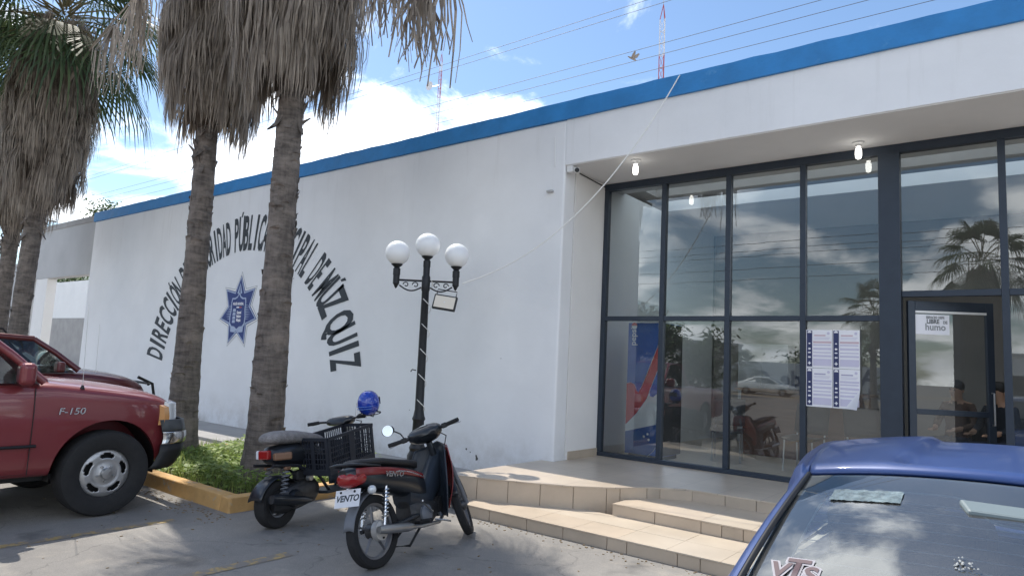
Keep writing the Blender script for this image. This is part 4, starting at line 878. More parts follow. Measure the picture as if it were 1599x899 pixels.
# ------------------------------------------------------------------ compact saloon (blue one by the camera, white one across the road)
def saloon(name, label, loc, rz, pm, full=True, glass='rear_glass'):
    t = thing(name, label, 'car', loc, (0,0,rz))
    def sec(w, z0, belt, top, crown): return [(w*.84, z0), (w*.96, z0+.10), (w, z0+.36), (w*.985, (z0+.36+belt)/2+.08), (w*.95, belt), (w*.86, top), (w*.5, top+crown*.8), (0, top+crown)]
    st = [(-2.20, sec(.66, .34, .70, .76, .01)), (-2.17, sec(.76, .28, .80, .88, .02)), (-2.10, sec(.815, .24, .90, .98, .025)), (-1.9, sec(.845, .22, .93, 1.02, .03)), (-1.55, sec(.852, .22, .95, 1.0, .03)), (-.8, sec(.855, .22, .945, .99, .03)), (0, sec(.855, .22, .93, .97, .03)), (.75, sec(.852, .22, .92, .98, .03)), (1.2, sec(.845, .22, .88, .94, .04)), (1.75, sec(.82, .22, .80, .85, .05)), (2.05, sec(.74, .25, .68, .74, .04)), (2.18, sec(.62, .32, .56, .62, .02))]
    o = body_loft(st).build('body', pm, t, smooth=50, sub=1); bake(o); arches(o, (-1.42, 1.32), .34, .31, .55, 1.0); cavity(o, .66, -1.60, .85, .40, 1.3)
    o.data.polygons.foreach_set('use_smooth', [True]*len(o.data.polygons)); o.data.set_sharp_from_angle(angle=R(40))
    MB().bx(-.655, .655, -1.59, .84, .402, .42).build('cabin_floor', 'cabin_dark', t)
    for s in (-1, 1): MB().bx(*sorted((s*.645, s*.657)), -1.595, .845, .421, .985).build('cabin_trim', 'cabin_dark', t)
    MB().bx(-.644, .644, -1.598, -1.57, .421, .985).build('cabin_trim', 'cabin_dark', t); MB().bx(-.644, .644, .62, .845, .6, .97).build('dashboard', 'cabin_dark', t)
    MB().grid(lambda a, b_: ((2*a-1)*.47, -.90+1.18*b_, 1.345+.045*math.sin(math.pi*b_)*(1-.5*(2*a-1)**2)), 8, 8).build('headliner', mat('headliner', (.20,.20,.19), .9), t)
    def yt(u): return -.92-.055*(1-u*u)
    def ztp(u): return 1.395+.045*(1-abs(u)**2.2)
    # roof panel with recessed centre and boomerang edge
    def roof(a, b):
        u = 2*a-1; y0 = yt(u)+.004; y = y0+(.30-y0)*b; x = .500*u*(1+.10*math.sin(math.pi*min(1, b*1.1)))
        z = ztp(u)+.056*math.sin(math.pi*min(1, (b*.93+.07)))*(1-.2*u*u)-.012*b
        ed = .26+.06*abs(b-.45); s = 1/(1+math.exp((abs(x)-ed)/.006)); f = min(1, max(0, (b-.03)/.05)); z -= .019*s*f
        z -= .018*max(0, 1-b/.035)**2
        return (x, y, z)
    MB().grid(roof, 64, 60).build('roof', pm, t, smooth=60, fix=True, solid=.01)
    def rg(a, v):
        u = 2*a-1; x = u*(.498+.025*v); y = yt(u)-.012+(-1.74-.09*(1-u*u)-yt(u))*v; z = ztp(u)-.012+(1.045+.02*(1-u*u)-ztp(u))*v+.045*math.sin(math.pi*v)*(1-.3*u*u)
        return Vector((x, y, z))
    g_ = MB().grid(rg, 40, 24).build('rear_window', glass, t, smooth=80)
    if full:
        # printed border, heater wires and stickers on the inside of the glass
        def inset(a, v, d=.004): 
            p0 = rg(a, v); n_ = (rg(min(1,a+.01), v)-rg(max(0,a-.01), v)).cross(rg(a, min(1,v+.01))-rg(a, max(0,v-.01))).normalized(); n_ = -n_ if n_.z < 0 else n_; return p0-n_*d
        mat('frit', (.10, .13, .14), .5); mat('frit_edge', (.45, .52, .55), .6); mat('heater', (.40, .48, .52), .5)
        def border(u): 
            c = abs(2*u-1); return .105+.13*(1/(1+math.exp((c-.22)/.025)))+.85*max(0, (c-.86)/.14)**3*.0
        q = MB(); q.grid(lambda a, b_: inset(a, b_*border(a), .003), 60, 4)
        for s in (0, 1): q.grid(lambda a, b_: inset(s+(1-2*s)*a*.075, .14+.86*b_, .003), 3, 24)
        q.build('printed_border', 'frit', g_, fix=False)
        pts = [inset(.075, v_, .002) for v_ in [1-.8*i/14 for i in range(15)]]+[inset(.085+.02*math.sin(k*.4), .19-.012*k, .002) for k in range(4)]+[inset(a, border(a), .002) for a in [.13+.74*i/60 for i in range(61)]]+[inset(.925, v_, .002) for v_ in [.2+.8*i/14 for i in range(15)]]
        MB().tube(pts, .0026, 5, flat=.5).build('border_edge', 'frit_edge', g_, smooth=60)
        for k in range(15):
            v = .17+k*.045; MB().tube([inset(.08+.84*i/24, v, .002) for i in range(25)], .0012, 4).build('heater_wire', 'heater', g_, smooth=60)
        q = MB(); gg = random.Random(5)
        A0, A1, V0, V1 = .092, .247, .115, .185
        q.grid(lambda a, b_: inset(A0+(A1-A0)*a, V0+(V1-V0)*b_, -.003+gg.uniform(-.0013,.0013)), 26, 8); q.build('crinkled_tape', mat('tape', (.17,.22,.23), .14, var=.5, vscale=40, bump=.35, bscale=30), g_, fix=False, smooth=20)
        b3 = MB(); 
        c0, u0, w0 = inset(.5, .165, .014), Vector((1,0,0)), (rg(.5,.3)-rg(.5,.1)).normalized()
        b3.prism([(-.125,-.03),(.125,-.03),(.145,.024),(-.145,.024)], c0, u0, -w0, u0.cross(w0), -.02); b3.build('high_brake_light', mat('brake_housing', (.16,.20,.21), .5), t, bevel=.006)
        # college style sticker
        pc_ = rg(.090, .56); ux = (rg(.2,.56)-rg(.1,.56)).normalized(); vx = (rg(.09,.5)-rg(.09,.6)).normalized(); nx = ux.cross(vx).normalized()
        mat('sticker_maroon', (.085, .05, .06), .6); mat('sticker_pale', (.30, .29, .32), .6)
        pc2 = on_y(1243, 899, 1.0)
        for ch, dx, dz, sz in (('V', -.024, 0, .066), ('T', .010, .006, .082), ('S', .042, -.003, .066)):
            for m_, bo, dd in (('sticker_pale', .007, .003), ('sticker_maroon', .002, .0045)): put_text('sticker_letter', ch, m_, frame(pc_+ux*dx+vx*dz+nx*dd, ux, vx), g_, size=sz, bold=bo)
        bpc = rg(.38, .43); q = MB()
        for k in range(26):
            dx, dz = gg.gauss(0,.012), gg.gauss(0,.009); q.lathe([(.001,0),(gg.uniform(.001,.003),0),(.001,.002)], 6, bpc+ux*dx+vx*dz+nx*.003)
        q.build('bird_dropping', mat('dropping', (.42,.43,.42), .8), g_)
    # side frames and rear pillars
    for s in (-1, 1):
        def side(u, v):   # u: 0 windscreen top -> 1 rear deck
            if u < .55:
                k = u/.55; y = .30+(yt(1)-.30)*k; x0 = .502*(1+.10*math.sin(math.pi*min(1, (1-k)*1.1))); z0 = 1.395+.056*math.sin(math.pi*min(1, ((1-k)*.93+.07)))*.8-.012*(1-k)
                P = [(x0+.001, z0-.006), (x0+.012, z0-.012), (x0+.022, z0-.004), (x0+.042, z0-.020), (x0+.056, z0-.055), (x0+.062, z0-.085)]
            else:
                k = (u-.55)/.45; y = yt(1)+(-1.76-yt(1))*k; x0 = .498+.025*k+.004; z0 = 1.383+(1.045-1.383)*k+.032*math.sin(math.pi*k)
                P = [(x0, z0-.012), (x0+.010, z0+.001), (x0+.022, z0-.003), (x0+.038, z0-.022), (x0+.055+.02*k, z0-.07), (x0+.085+.09*k, z0-.15-.02*k)]
            f = v*5; i = min(4, int(f)); a, b_ = P[i], P[i+1]; w = f-i
            return (s*(a[0]+(b_[0]-a[0])*w), y, a[1]+(b_[1]-a[1])*w)
        MB().grid(side, 60, 15).build('side_frame', pm, t, smooth=60, solid=.008)
        MB().tube([(s*(.500+.025*k), yt(1)+(-1.76-yt(1))*k-.004, 1.387+(1.05-1.387)*k+.034*math.sin(math.pi*k)) for k in [i/20 for i in range(21)]], .007, 6).build('window_seal', 'trim_black', t, smooth=60)
        def quarter(u, v): a = Vector((s*(.545+.06*u), -.72-.95*u, 1.23-.28*u)); b_ = Vector((s*.80, -.60-1.0*u, .95)); return a.lerp(b_, v)
        MB().grid(quarter, 12, 6).build('quarter_panel', pm, t, smooth=60, solid=.006)
        def sg(u, v): a = Vector((s*(.556-.02*u), -.72+1.06*u, 1.315+.015*math.sin(math.pi*u)-.02*u)); b_ = Vector((s*.80, -.60+1.40*u, .95)); return a.lerp(b_, v)
        MB().grid(sg, 12, 6).build('side_window', 'car_glass', t, smooth=80)
        MB().tube([(s*.80,-1.5,.955),(s*.802,-.6,.957),(s*.80,.8,.955)], .010, 6).build('belt_moulding', 'trim_black', t)
        MB().tube([(s*.575,-.25,1.325),(s*.80,-.05,.955)], .022, 6).build('centre_pillar', 'trim_black', t)
        MB().tube([(s*.53,.30,1.36),(s*.66,.70,1.17),(s*.79,1.02,.965)], [.03,.032,.035], 8).build('windscreen_pillar', pm, t, smooth=60)
        MB().bx(*(sorted((s*.80, s*.93))), .62, .70, .90, 1.0).build('door_mirror', pm, t, bevel=.03, seg=3)
        MB().box((s*.66, -2.14, .80), (.24, .10, .20)).build('tail_lamp', 'lamp_red', t, bevel=.03, seg=3); MB().box((s*.60, 2.05, .66), (.26, .16, .12)).build('headlamp', 'lamp_clear', t, bevel=.04, seg=3)
    MB().grid(lambda a, v: ((2*a-1)*(.50+.24*v), .30+.72*v+.06*(1-(2*a-1)**2), 1.365-.39*v+.03*(1-(2*a-1)**2)), 16, 10).build('windscreen', 'car_glass', t, smooth=80)
    MB().grid(lambda a, v: ((2*a-1)*(.66-.05*v), -1.12-.66*v, .96+.02*v), 4, 4).build('parcel_shelf', 'cabin_dark', t)
    for x in (-.36, .36): seat(t, x, -.05, .50)
    MB().box((0, -1.02, .80), (1.2, .16, .62), Matrix.Rotation(R(14), 3, 'X')).build('rear_seat', 'cabin_dark', t, bevel=.05, seg=3)
    for x in (-.38, .38): MB().box((x, -1.11, 1.13), (.26, .09, .15), Matrix.Rotation(R(12), 3, 'X')).build('headrest', 'cabin_dark', t, bevel=.03, seg=3)
    for y in (-1.42, 1.32):
        for s in (-1, 1): road_wheel(t, s*.745, y, .30, .19, .20, s)
    MB().bx(-.26, .26, -2.235, -2.20, .56, .69).build('licence_plate', 'paper', t, bevel=.003)
    return t
paint('paint_blue', (.026, .060, .195), .42, .15); MATS['paint_blue'].node_tree.nodes['Principled BSDF'].inputs['Coat Weight'].default_value = .35
saloon('parked_car', 'blue saloon car seen from behind at the right of the photo', (.01, 2.92, 0), R(0), MATS['paint_blue'])

# ------------------------------------------------------------------ red pickup (front axle at local origin)
paint('paint_red', (.19, .030, .035), .36, .15); paint('paint_maroon', (.095, .012, .015), .34, .15)
tk = thing('pickup_truck', 'dull red pickup truck with grey steel wheels nosing up to the yellow kerb', 'pickup truck', (-8.05, 2.87, 0))
def ps(w, z0, sh, top): return [(w*.90, z0), (w*.965, z0+.06), (w*.985, z0+.20), (w, .80), (w*.995, .98), (w*.975, sh-.05), (w*.925, sh), (w*.72, top), (w*.35, top+.018), (0, top+.022)]
st = [(.73, ps(.62, .55, .93, .98)), (.70, ps(.78, .50, .99, 1.03)), (.62, ps(.90, .46, 1.05, 1.09)), (.48, ps(.965, .42, 1.11, 1.145)), (.25, ps(.992, .40, 1.155, 1.195)), (-.1, ps(1., .38, 1.20, 1.235)), (-.4, ps(1., .38, 1.235, 1.265)), (-.60, ps(1., .38, 1.255, 1.285)), (-.80, ps(1., .38, 1.245, 1.25)), (-2.0, ps(1., .38, 1.245, 1.25)), (-2.15, ps(1., .38, 1.245, 1.25)), (-4.45, ps(.99, .40, 1.235, 1.24)), (-4.50, ps(.96, .45, 1.20, 1.21))]
o = body_loft(st).build('body', 'paint_red', tk, smooth=50, sub=2); bake(o); arches(o, (0, -3.05), .475, .43, .58, 1.3); cavity(o, .86, -2.05, -.82, .5, 1.6); cavity(o, .78, -4.4, -2.25, .7, 1.6)
o.data.polygons.foreach_set('use_smooth', [True]*len(o.data.polygons)); o.data.set_sharp_from_angle(angle=R(40))
for y in (0, -3.05):
    for s in (-1, 1):
        lo, hi = sorted((s*.6, s*.93)); q = MB().lathe([(.468, lo), (.468, hi)], 40, (0, y, .43), 'x', cap=False); q.f = [f for f in q.f if sum(q.v[i][2] for i in f)/4 > .36]; q.build('wheel_well_liner', 'trim_black', tk, fix=False)
        road_wheel(tk, s*.875, y, .40, .27, .225, s)
# bumper: chrome upper with dark step pad, black valance under it
def bump_path(z, d): return [Vector((s_*x, y+d, z)) for s_, x, y in [(-1,1.0,.46),(-1,.995,.56),(-1,.96,.68),(-1,.86,.765),(-1,.6,.81),(1,0,.825),(1,.6,.81),(1,.86,.765),(1,.96,.68),(1,.995,.56),(1,1.0,.46)]]
def ribbon(zs, name, m_): MB().loft([[a for a in bump_path(z, d)] for z, d in zs], closed=False, cap=False).build(name, m_, tk, smooth=60, solid=.012)
ribbon([(.89, -.02), (.885, .0), (.80, .022), (.765, .030)], 'bumper_pad', mat('bumper_grey', (.06,.065,.07), .4)); ribbon([(.764, .032), (.755, .040), (.70, .045), (.655, .040), (.64, .028)], 'bumper', mat('dull_chrome', (.55,.55,.56), .22, metal=1., var=.1, vscale=6)); ribbon([(.638, .024), (.56, .02), (.44, -.04), (.40, -.08)], 'valance', 'trim_black')
# headlamps wrap round the corners
for s in (-1, 1):
    pth = [(1.0, .40), (.992, .49), (.975, .545), (.94, .61), (.885, .66), (.80, .70), (.68, .725)]
    def hl(i0, i1, name, m_, z0, z1, d): MB().loft([[Vector((s*(x+d), y+d, z0)), Vector((s*(x+d*1.4), y+d*1.4, z0+(z1-z0)*.4)), Vector((s*(x-.012+d), y-.008+d, z1-.02)), Vector((s*(x-.05), y-.03, z1)), Vector((s*(x-.05), y-.05, z0))] for x, y in pth[i0:i1]]).build(name, m_, tk, smooth=50)
    hl(1, 3, 'indicator_lamp', 'lamp_amber', .835, 1.035, .006); hl(2, 7, 'headlamp', 'lamp_clear', .815, 1.07, .004)
    MB().tube([(s*1.006, y_, .70) for y_ in (-.62,-1.2,-1.95)], .028, 8, flat=.5).build('side_moulding', 'trim_black', tk)
    MB().box((s*1.10, -.78, 1.34), (.20, .13, .20), Matrix.Rotation(R(s*-8), 3, 'Z')).build('door_mirror', 'paint_red', tk, bevel=.05, seg=4); MB().bx(*sorted((s*.97, s*1.04)), -.83, -.75, 1.25, 1.33).build('mirror_foot', 'trim_black', tk, bevel=.01)
    MB().tube([(s*.985,-.60,1.262),(s*.93,-.86,1.50),(s*.86,-1.16,1.745),(s*.80,-1.28,1.80)], [.035,.036,.036,.04], 8).build('windscreen_pillar', 'paint_red', tk, smooth=60)
    MB().tube([(s*.98,-2.02,1.245),(s*.83,-2.0,1.80)], .05, 8).build('rear_pillar', 'paint_red', tk, smooth=60)
    MB().grid(lambda a, v: (s*(.975-.13*v), -.72-.50*v*(1-a)-1.25*a*(1-.0*v), 1.25+.53*v), 8, 6).build('side_window', 'car_glass', tk, smooth=80)
    MB().bx(*sorted((s*1.004, s*1.012)), -1.92, -.69, .46, .462).build('door_seam', 'trim_black', tk)
    MB().tube([(s*1.0025, -.66, .45), (s*1.0035, -.66, .8), (s*1.0, -.66, 1.0), (s*.975, -.66, 1.21)], .004, 4).build('door_gap', 'trim_black', tk)
    MB().bx(*sorted((s*1.0, s*1.02)), -1.86, -1.70, 1.02, 1.07).build('door_handle', 'trim_black', tk, bevel=.008)
MB().grid(lambda a, v: ((2*a-1)*(.84-.03*v), -1.26-.76*v, 1.815+.03*math.sin(math.pi*(.15+.7*v))-.03*abs(2*a-1)**3), 12, 8).build('roof', 'paint_red', tk, smooth=60, solid=.03)
MB().grid(lambda a, v: ((2*a-1)*(.955-.10*v), -.62-.62*v+.08*(1-(2*a-1)**2)*(1-v*.4), 1.275+.52*v), 14, 8).build('windscreen', 'car_glass', tk, smooth=80)
MB().grid(lambda a, v: ((2*a-1)*(.95-.08*v), -2.05, 1.25+.54*v), 4, 4).build('rear_window', 'car_glass', tk)
MB().grid(lambda a, v: ((2*a-1)*.80, -.50-.10*v+.07*(1-(2*a-1)**2), 1.285+.012*v), 12, 3).build('cowl_grille', 'trim_black', tk, smooth=60)
MB().bx(-.85, .85, -1.05, -.83, 1.0, 1.22).build('dashboard', 'cabin_dark', tk, bevel=.04); MB().bx(-.7, .7, -2.02, -1.85, .6, 1.45).build('bench_back', 'cabin_dark', tk, bevel=.05); MB().bx(-.7, .7, -1.84, -1.35, .6, .82).build('bench_seat', 'cabin_dark', tk, bevel=.05)
MB().lathe([(.17,-.012),(.185,0),(.17,.012),(.165,0)], 28, (-.38,-1.22,1.18), 'y').build('steering_wheel', 'trim_black', tk, smooth=50)
for x in (.55, -.15): MB().tube([(x,-.52,1.30),(x-.25,-.60,1.335),(x-.55,-.62,1.34)], [.012,.008,.006], 5).build('wiper', 'trim_black', tk)
MB().tube([(.93,-.27,1.20),(.93,-.27,1.235)], [.022,.010], 8).build('aerial_base', 'trim_black', tk); MB().tube([(.93,-.27,1.235),(.935,-.30,2.0)], .0025, 5).build('aerial', 'steel', tk)
MB().bx(-.5, .5, .705, .745, .76, .97).build('grille', 'trim_black', tk, bevel=.01)
for z in (.82, .87, .92): MB().bx(-.49, .49, .745, .755, z-.008, z+.008).build('grille_bar', 'chrome', tk)
mat('badge', (.66, .66, .68), .25, metal=.8)
put_text('badge_lettering', 'F-150', 'badge', frame((1.005, -.36, .972), (0,1,0), (.0,0,1)), tk, size=.085, sx=1.15, bold=.001, extrude=.002, shear=.15)
MB().bx(-.9, .9, -4.62, -4.50, .5, .68).build('rear_bumper', 'dull_chrome', tk, bevel=.02)
MB().bx(-.8, .8, -2.05, .6, .36, .41).build('chassis', 'trim_black', tk)

# ------------------------------------------------------------------ maroon SUV behind the pickup
sv = thing('sport_utility_vehicle', 'dark red sport utility vehicle parked behind the pickup', 'suv', (-11.27, 4.22, 0))
def ss(w, z0, sh, top): return [(w*.90, z0), (w*.97, z0+.08), (w, z0+.35), (w, .85), (w*.985, sh-.06), (w*.93, sh), (w*.7, top), (0, top+.025)]
st = [(.50, ss(.66, .5, .92, .98)), (.46, ss(.80, .45, 1.0, 1.04)), (.34, ss(.88, .40, 1.09, 1.13)), (.1, ss(.91, .36, 1.16, 1.20)), (-.2, ss(.915, .36, 1.20, 1.235)), (-.55, ss(.915, .36, 1.235, 1.26)), (-1.0, ss(.915, .36, 1.2, 1.21)), (-2.6, ss(.915, .36, 1.2, 1.21)), (-3.6, ss(.90, .38, 1.2, 1.21)), (-3.68, ss(.85, .45, 1.15, 1.16))]
o = body_loft(st).build('body', 'paint_maroon', sv, smooth=50, sub=1); bake(o); arches(o, (-.30, -2.9), .42, .38, .55, 1.2); cavity(o, .8, -3.5, -.75, .5, 1.6)
o.data.polygons.foreach_set('use_smooth', [True]*len(o.data.polygons)); o.data.set_sharp_from_angle(angle=R(40))
for y in (-.30, -2.9):
    for s in (-1, 1): road_wheel(sv, s*.79, y, .37, .24, .2, s)
MB().grid(lambda a, v: ((2*a-1)*(.72-.02*v), -1.02-2.5*v, 1.655+.05*math.sin(math.pi*(.12+.8*v))-.05*abs(2*a-1)**3), 12, 12).build('roof', 'paint_maroon', sv, smooth=60, solid=.03)
MB().grid(lambda a, v: ((2*a-1)*(.86-.15*v), -.52-.50*v+.06*(1-(2*a-1)**2), 1.255+.41*v), 12, 6).build('windscreen', 'car_glass', sv, smooth=80)
for s in (-1, 1):
    MB().tube([(s*.895,-.50,1.245),(s*.80,-.78,1.48),(s*.72,-1.02,1.645)], [.04,.036,.036], 8).build('windscreen_pillar', 'paint_maroon', sv, smooth=60)
    MB().tube([(s*.72,-1.02,1.645),(s*.73,-2.0,1.69),(s*.71,-3.5,1.66)], .042, 8).build('roof_rail', 'paint_maroon', sv, smooth=60)
    for y in (-1.75, -2.6, -3.5): MB().tube([(s*.89,y,1.2),(s*.735,y+.02,1.66)], .04, 8).build('door_pillar', 'paint_maroon', sv)
    MB().grid(lambda a, v: (s*(.893-.165*v), -.62-2.85*a-.42*(1-a)*v, 1.21+.45*v), 10, 6).build('side_window', 'car_glass', sv, smooth=80)
    MB().tube([(s*.62,-1.3,1.70),(s*.62,-1.35,1.76),(s*.62,-3.1,1.76),(s*.62,-3.2,1.70)], .014, 6).build('roof_rack_bar', 'trim_black', sv)
    MB().bx(*sorted((s*.92, s*1.08)), -.82, -.72, 1.22, 1.36).build('door_mirror', 'paint_maroon', sv, bevel=.03, seg=3)
    MB().box((s*.66,.45,.86), (.36,.10,.17)).build('headlamp', 'lamp_clear', sv, bevel=.03, seg=3)
    MB().tube([(s*.72,.56,.42),(s*.74,.64,.75),(s*.74,.57,1.06),(s*.72,.36,1.16)], .022, 8).build('bull_bar_upright', 'trim_black', sv, smooth=50)
for z, y in ((.62,.64),(.84,.63),(1.06,.58)): MB().tube([(-.9,y-.14,z),(-.62,y,z),(.62,y,z),(.9,y-.14,z)], .02, 8).build('bull_bar_rail', 'trim_black', sv, smooth=50)
MB().bx(-.85, .85, .46, .57, .42, .62).build('bumper', 'trim_black', sv, bevel=.03); MB().bx(-.78, .78, -1.15, -.78, .95, 1.2).build('dashboard', 'cabin_dark', sv, bevel=.04)
for x in (-.4, .4): seat(sv, x, -1.75, .62)
MB().box((0,-2.75,.95), (1.3,.16,.7), Matrix.Rotation(R(12),3,'X')).build('rear_seat', 'cabin_dark', sv, bevel=.05)
MB().tube([(.80,-.25,1.21),(.80,-.27,1.9)], .003, 5).build('aerial', 'steel', sv)
# ------------------------------------------------------------------ motorcycles (local: Y forward, X right, rear axle over the origin)
mat('moto_black', (.014, .017, .022), .32, coat=.3, var=.15, vscale=8); mat('moto_dark', (.025, .033, .045), .42, var=.15, vscale=8); mat('moto_red', (.22, .022, .024), .3, coat=.4); mat('lamp_brown', (.22, .12, .07), .35); mat('moto_grey', (.16, .17, .19), .5, var=.15, vscale=10)
mat('engine_metal', (.09, .09, .092), .45, metal=.7, var=.3, vscale=14); mat('seat_vinyl', (.02, .02, .022), .55, var=.15, vscale=20, bump=.1, bscale=80)
def spoke_wheel(parent, c, r, w, rr, nsp, M, name, drum=.07, metal='rim_grey', spw=.018):
    e = thing(name, None, None); e.parent = parent; tyre(e, c, r, w, rr, 0, 'x', M)
    def bld_(q, nm, m_, **k):
        if M: q.v = [tuple(M @ Vector(v)) for v in q.v]
        return q.build(nm, m_, e, **k)
    hw = w*.30; bld_(MB().lathe([(rr+.006,-hw),(rr+.006,hw),(rr-.022,hw*.7),(rr-.022,-hw*.7),(rr+.006,-hw)], 40, c, 'x', cap=False), 'rim', metal, smooth=40)
    for k in range(nsp):
        a = 2*math.pi*k/nsp+.3; d = Vector((0, math.cos(a), math.sin(a))); bld_(MB().tube([Vector(c)+d*.03, Vector(c)+d*(rr-.015)], [spw*1.2, spw*.85], 8, flat=.7), 'spoke', metal, smooth=50)
    bld_(MB().lathe([(.001,-.06),(.03,-.06),(drum,-.035),(drum,.035),(.03,.06),(.001,.06)], 24, c, 'x'), 'hub', 'engine_metal', smooth=40)
    return e
def loft_sec(secs, n=14, sq=2.6):
    """secs: (y, half width, z low, z high) superellipse sections"""
    rings = []
    for y, hw, z0, z1 in secs:
        ring = []
        for k in range(n):
            a = 2*math.pi*k/n; c, s = math.cos(a), math.sin(a); f = lambda v: math.copysign(abs(v)**(2/sq), v)
            ring.append(Vector((hw*f(c), y, (z0+z1)/2+(z1-z0)/2*f(s))))
        rings.append(ring)
    return MB().loft(rings)
def coil(a, b_, r, turns, wr, n=60): 
    a, b_ = Vector(a), Vector(b_); t = (b_-a).normalized(); u = t.cross(Vector((1,0,0))).normalized(); w = t.cross(u)
    return MB().tube([a.lerp(b_, i/n)+u*r*math.cos(2*math.pi*turns*i/n)+w*r*math.sin(2*math.pi*turns*i/n) for i in range(n+1)], wr, 5)
def steer(ang, p, axis): return Matrix.Translation(Vector(p)) @ Matrix.Rotation(ang, 4, Vector(axis).normalized()) @ Matrix.Translation(-Vector(p))

# --- black underbone motorcycle with red tail
m2 = thing('motorcycle', 'black and red step through motorcycle with white plate, nearest the camera', 'motorcycle', (-4.10, 3.72, 0), (0, R(-13), R(9)), 'motorbikes parked by the kerb')
M = steer(R(30), (0, 1.05, .78), (0, -.42, .9))
def ms(q, nm, m_, **k): q.v = [tuple(M @ Vector(v)) for v in q.v]; return q.build(nm, m_, m2, **k)
spoke_wheel(m2, (0,0,.278), .278, .088, .215, 5, None, 'rear_wheel', .062, mat('rim_dark', (.20,.20,.21), .45, metal=.6), .013); spoke_wheel(m2, (0,1.22,.275), .275, .075, .215, 5, M, 'front_wheel', .05, 'rim_dark', .013)
MB().lathe([(.001,.10),(.035,.10),(.075,.092),(.08,.07),(.08,.045),(.001,.045)], 24, (0,0,.278), 'x').build('drum_cover', mat('drum_alloy', (.55,.54,.52), .4, metal=.4), m2, smooth=40)
for a in (.5, 2.6, 4.7): MB().lathe([(.001,.108),(.008,.108),(.008,.095),(.001,.095)], 8, (0,.055*math.cos(a),.278+.055*math.sin(a)), 'x').build('bolt', 'trim_black', m2)
for s in (-1, 1):
    MB().tube([(s*.105,-.02,.278),(s*.10,.25,.29),(s*.085,.55,.32)], [.018,.022,.024], 8).build('swingarm', 'moto_black', m2, smooth=50)
    coil((s*.118,.02,.36), (s*.112,.075,.585), .026, 8, .006).build('shock_spring', 'chrome', m2, smooth=50); MB().tube([(s*.118,0,.29),(s*.112,.085,.63)], .014, 8).build('shock_absorber', 'chrome', m2, smooth=50)
TAIL0 = set(bpy.data.objects)
# tail body, stripes, lamps
tail = loft_sec([(-.43,.045,.70,.775),(-.38,.085,.66,.795),(-.22,.118,.60,.79),(0,.132,.545,.775),(.2,.128,.50,.755),(.36,.112,.46,.72),(.50,.085,.42,.64)], 18); tail.build('tail_body', 'moto_black', m2, smooth=50)
for s in (-1, 1):
    def strip(y, z): 
        hw = [(-.43,.045),(-.38,.085),(-.22,.118),(0,.132),(.2,.128),(.36,.112),(.5,.085)]; 
        for (a, b_), (c, d) in zip(hw, hw[1:]):
            if a <= y <= c: w = b_+(d-b_)*(y-a)/(c-a); break
        else: w = .085
        return Vector((s*(w+.004), y, z))
    q = MB(); q.grid(lambda a, v: strip(-.37+.84*a, (.715-.02*a-.095*a*a)+.085*v*(1-.3*a)-(.02*v*v if 1 else 0)), 24, 3); q.build('red_stripe', 'moto_red', m2, smooth=60, solid=.004)
    MB().tube([strip(y, .727-.10*((y+.1)/.55)**2) + Vector((s*.003,0,-.012)) for y in (.08,.15,.19,.22,.30,.38,.45)], .004, 5).build('silver_line', 'badge', m2)
put_text('badge_lettering', 'VENTO', 'badge', frame((.1415, .02, .668), (0,1,-.12), (.12,0.05,1)), m2, size=.058, sx=1.2, bold=.0015, shear=.3)
loft_sec([(-.445,.03,.68,.735),(-.42,.07,.655,.755),(-.37,.092,.635,.77),(-.30,.112,.64,.765),(-.25,.10,.66,.75)], 18).build('tail_lamp', 'lamp_red', m2, smooth=50)
for s in (-1, 1): MB().ball((s*.115,-.24,.60), .036, 14, (.9,1.1,1)).build('indicator_lamp', 'lamp_clear', m2, smooth=60); MB().tube([(s*.05,-.22,.62),(s*.10,-.235,.605)], .012, 6).build('indicator_stem', 'trim_black', m2)
loft_sec([(-.36,.05,.80,.825),(-.30,.105,.79,.845),(-.05,.125,.765,.835),(.16,.12,.735,.80),(.30,.105,.715,.785),(.42,.08,.70,.77),(.47,.04,.69,.74)], 18).build('seat', 'seat_vinyl', m2, smooth=60)
MB().tube([(-.10,-.10,.77),(-.115,-.32,.80),(-.09,-.45,.815),(0,-.48,.82),(.09,-.45,.815),(.115,-.32,.80),(.10,-.10,.77)], .011, 8).build('grab_rail', 'moto_black', m2, smooth=50)
MB().grid(lambda a, v: ((2*a-1)*(.062-.010*v), -.14-.22*math.sin(v*1.5)-.06*v, .60-.07*v-.20*v*v-.012*(2*a-1)**2), 6, 14).build('rear_mudguard', 'moto_grey', m2, smooth=60, solid=.004)
MB().grid(lambda a, v: ((2*a-1)*.075, -.20-.10*v, .63-.03*v), 4, 4).build('plate_bracket', 'trim_black', m2, solid=.006)
pf = frame((0, -.395, .565), (1,0,0), (0,.30,.95)); q = MB(); q.bx(-.125, .125, -.066, .066, -.002, .002); q.v = [tuple(pf @ Vector(v)) for v in q.v]; q.build('number_plate', mat('plate_white', (.72,.73,.76), .45), m2, bevel=.001)
put_text('plate_lettering', 'VENTO', 'mural_ink', pf @ Matrix.Translation((0,-.022,.0035)), m2, size=.066, sx=1.05, bold=.002, shear=.25)
for x in (-.07, .07): q = MB().lathe([(.001,0),(.010,0),(.010,.004),(.001,.004)], 8, (x,.048,.0025)); q.v = [tuple(pf @ Vector(v)) for v in q.v]; q.build('plate_bolt', 'trim_black', m2)
for o_ in set(bpy.data.objects)-TAIL0:
    o_.location.y += .13
    o_.location.x += .01
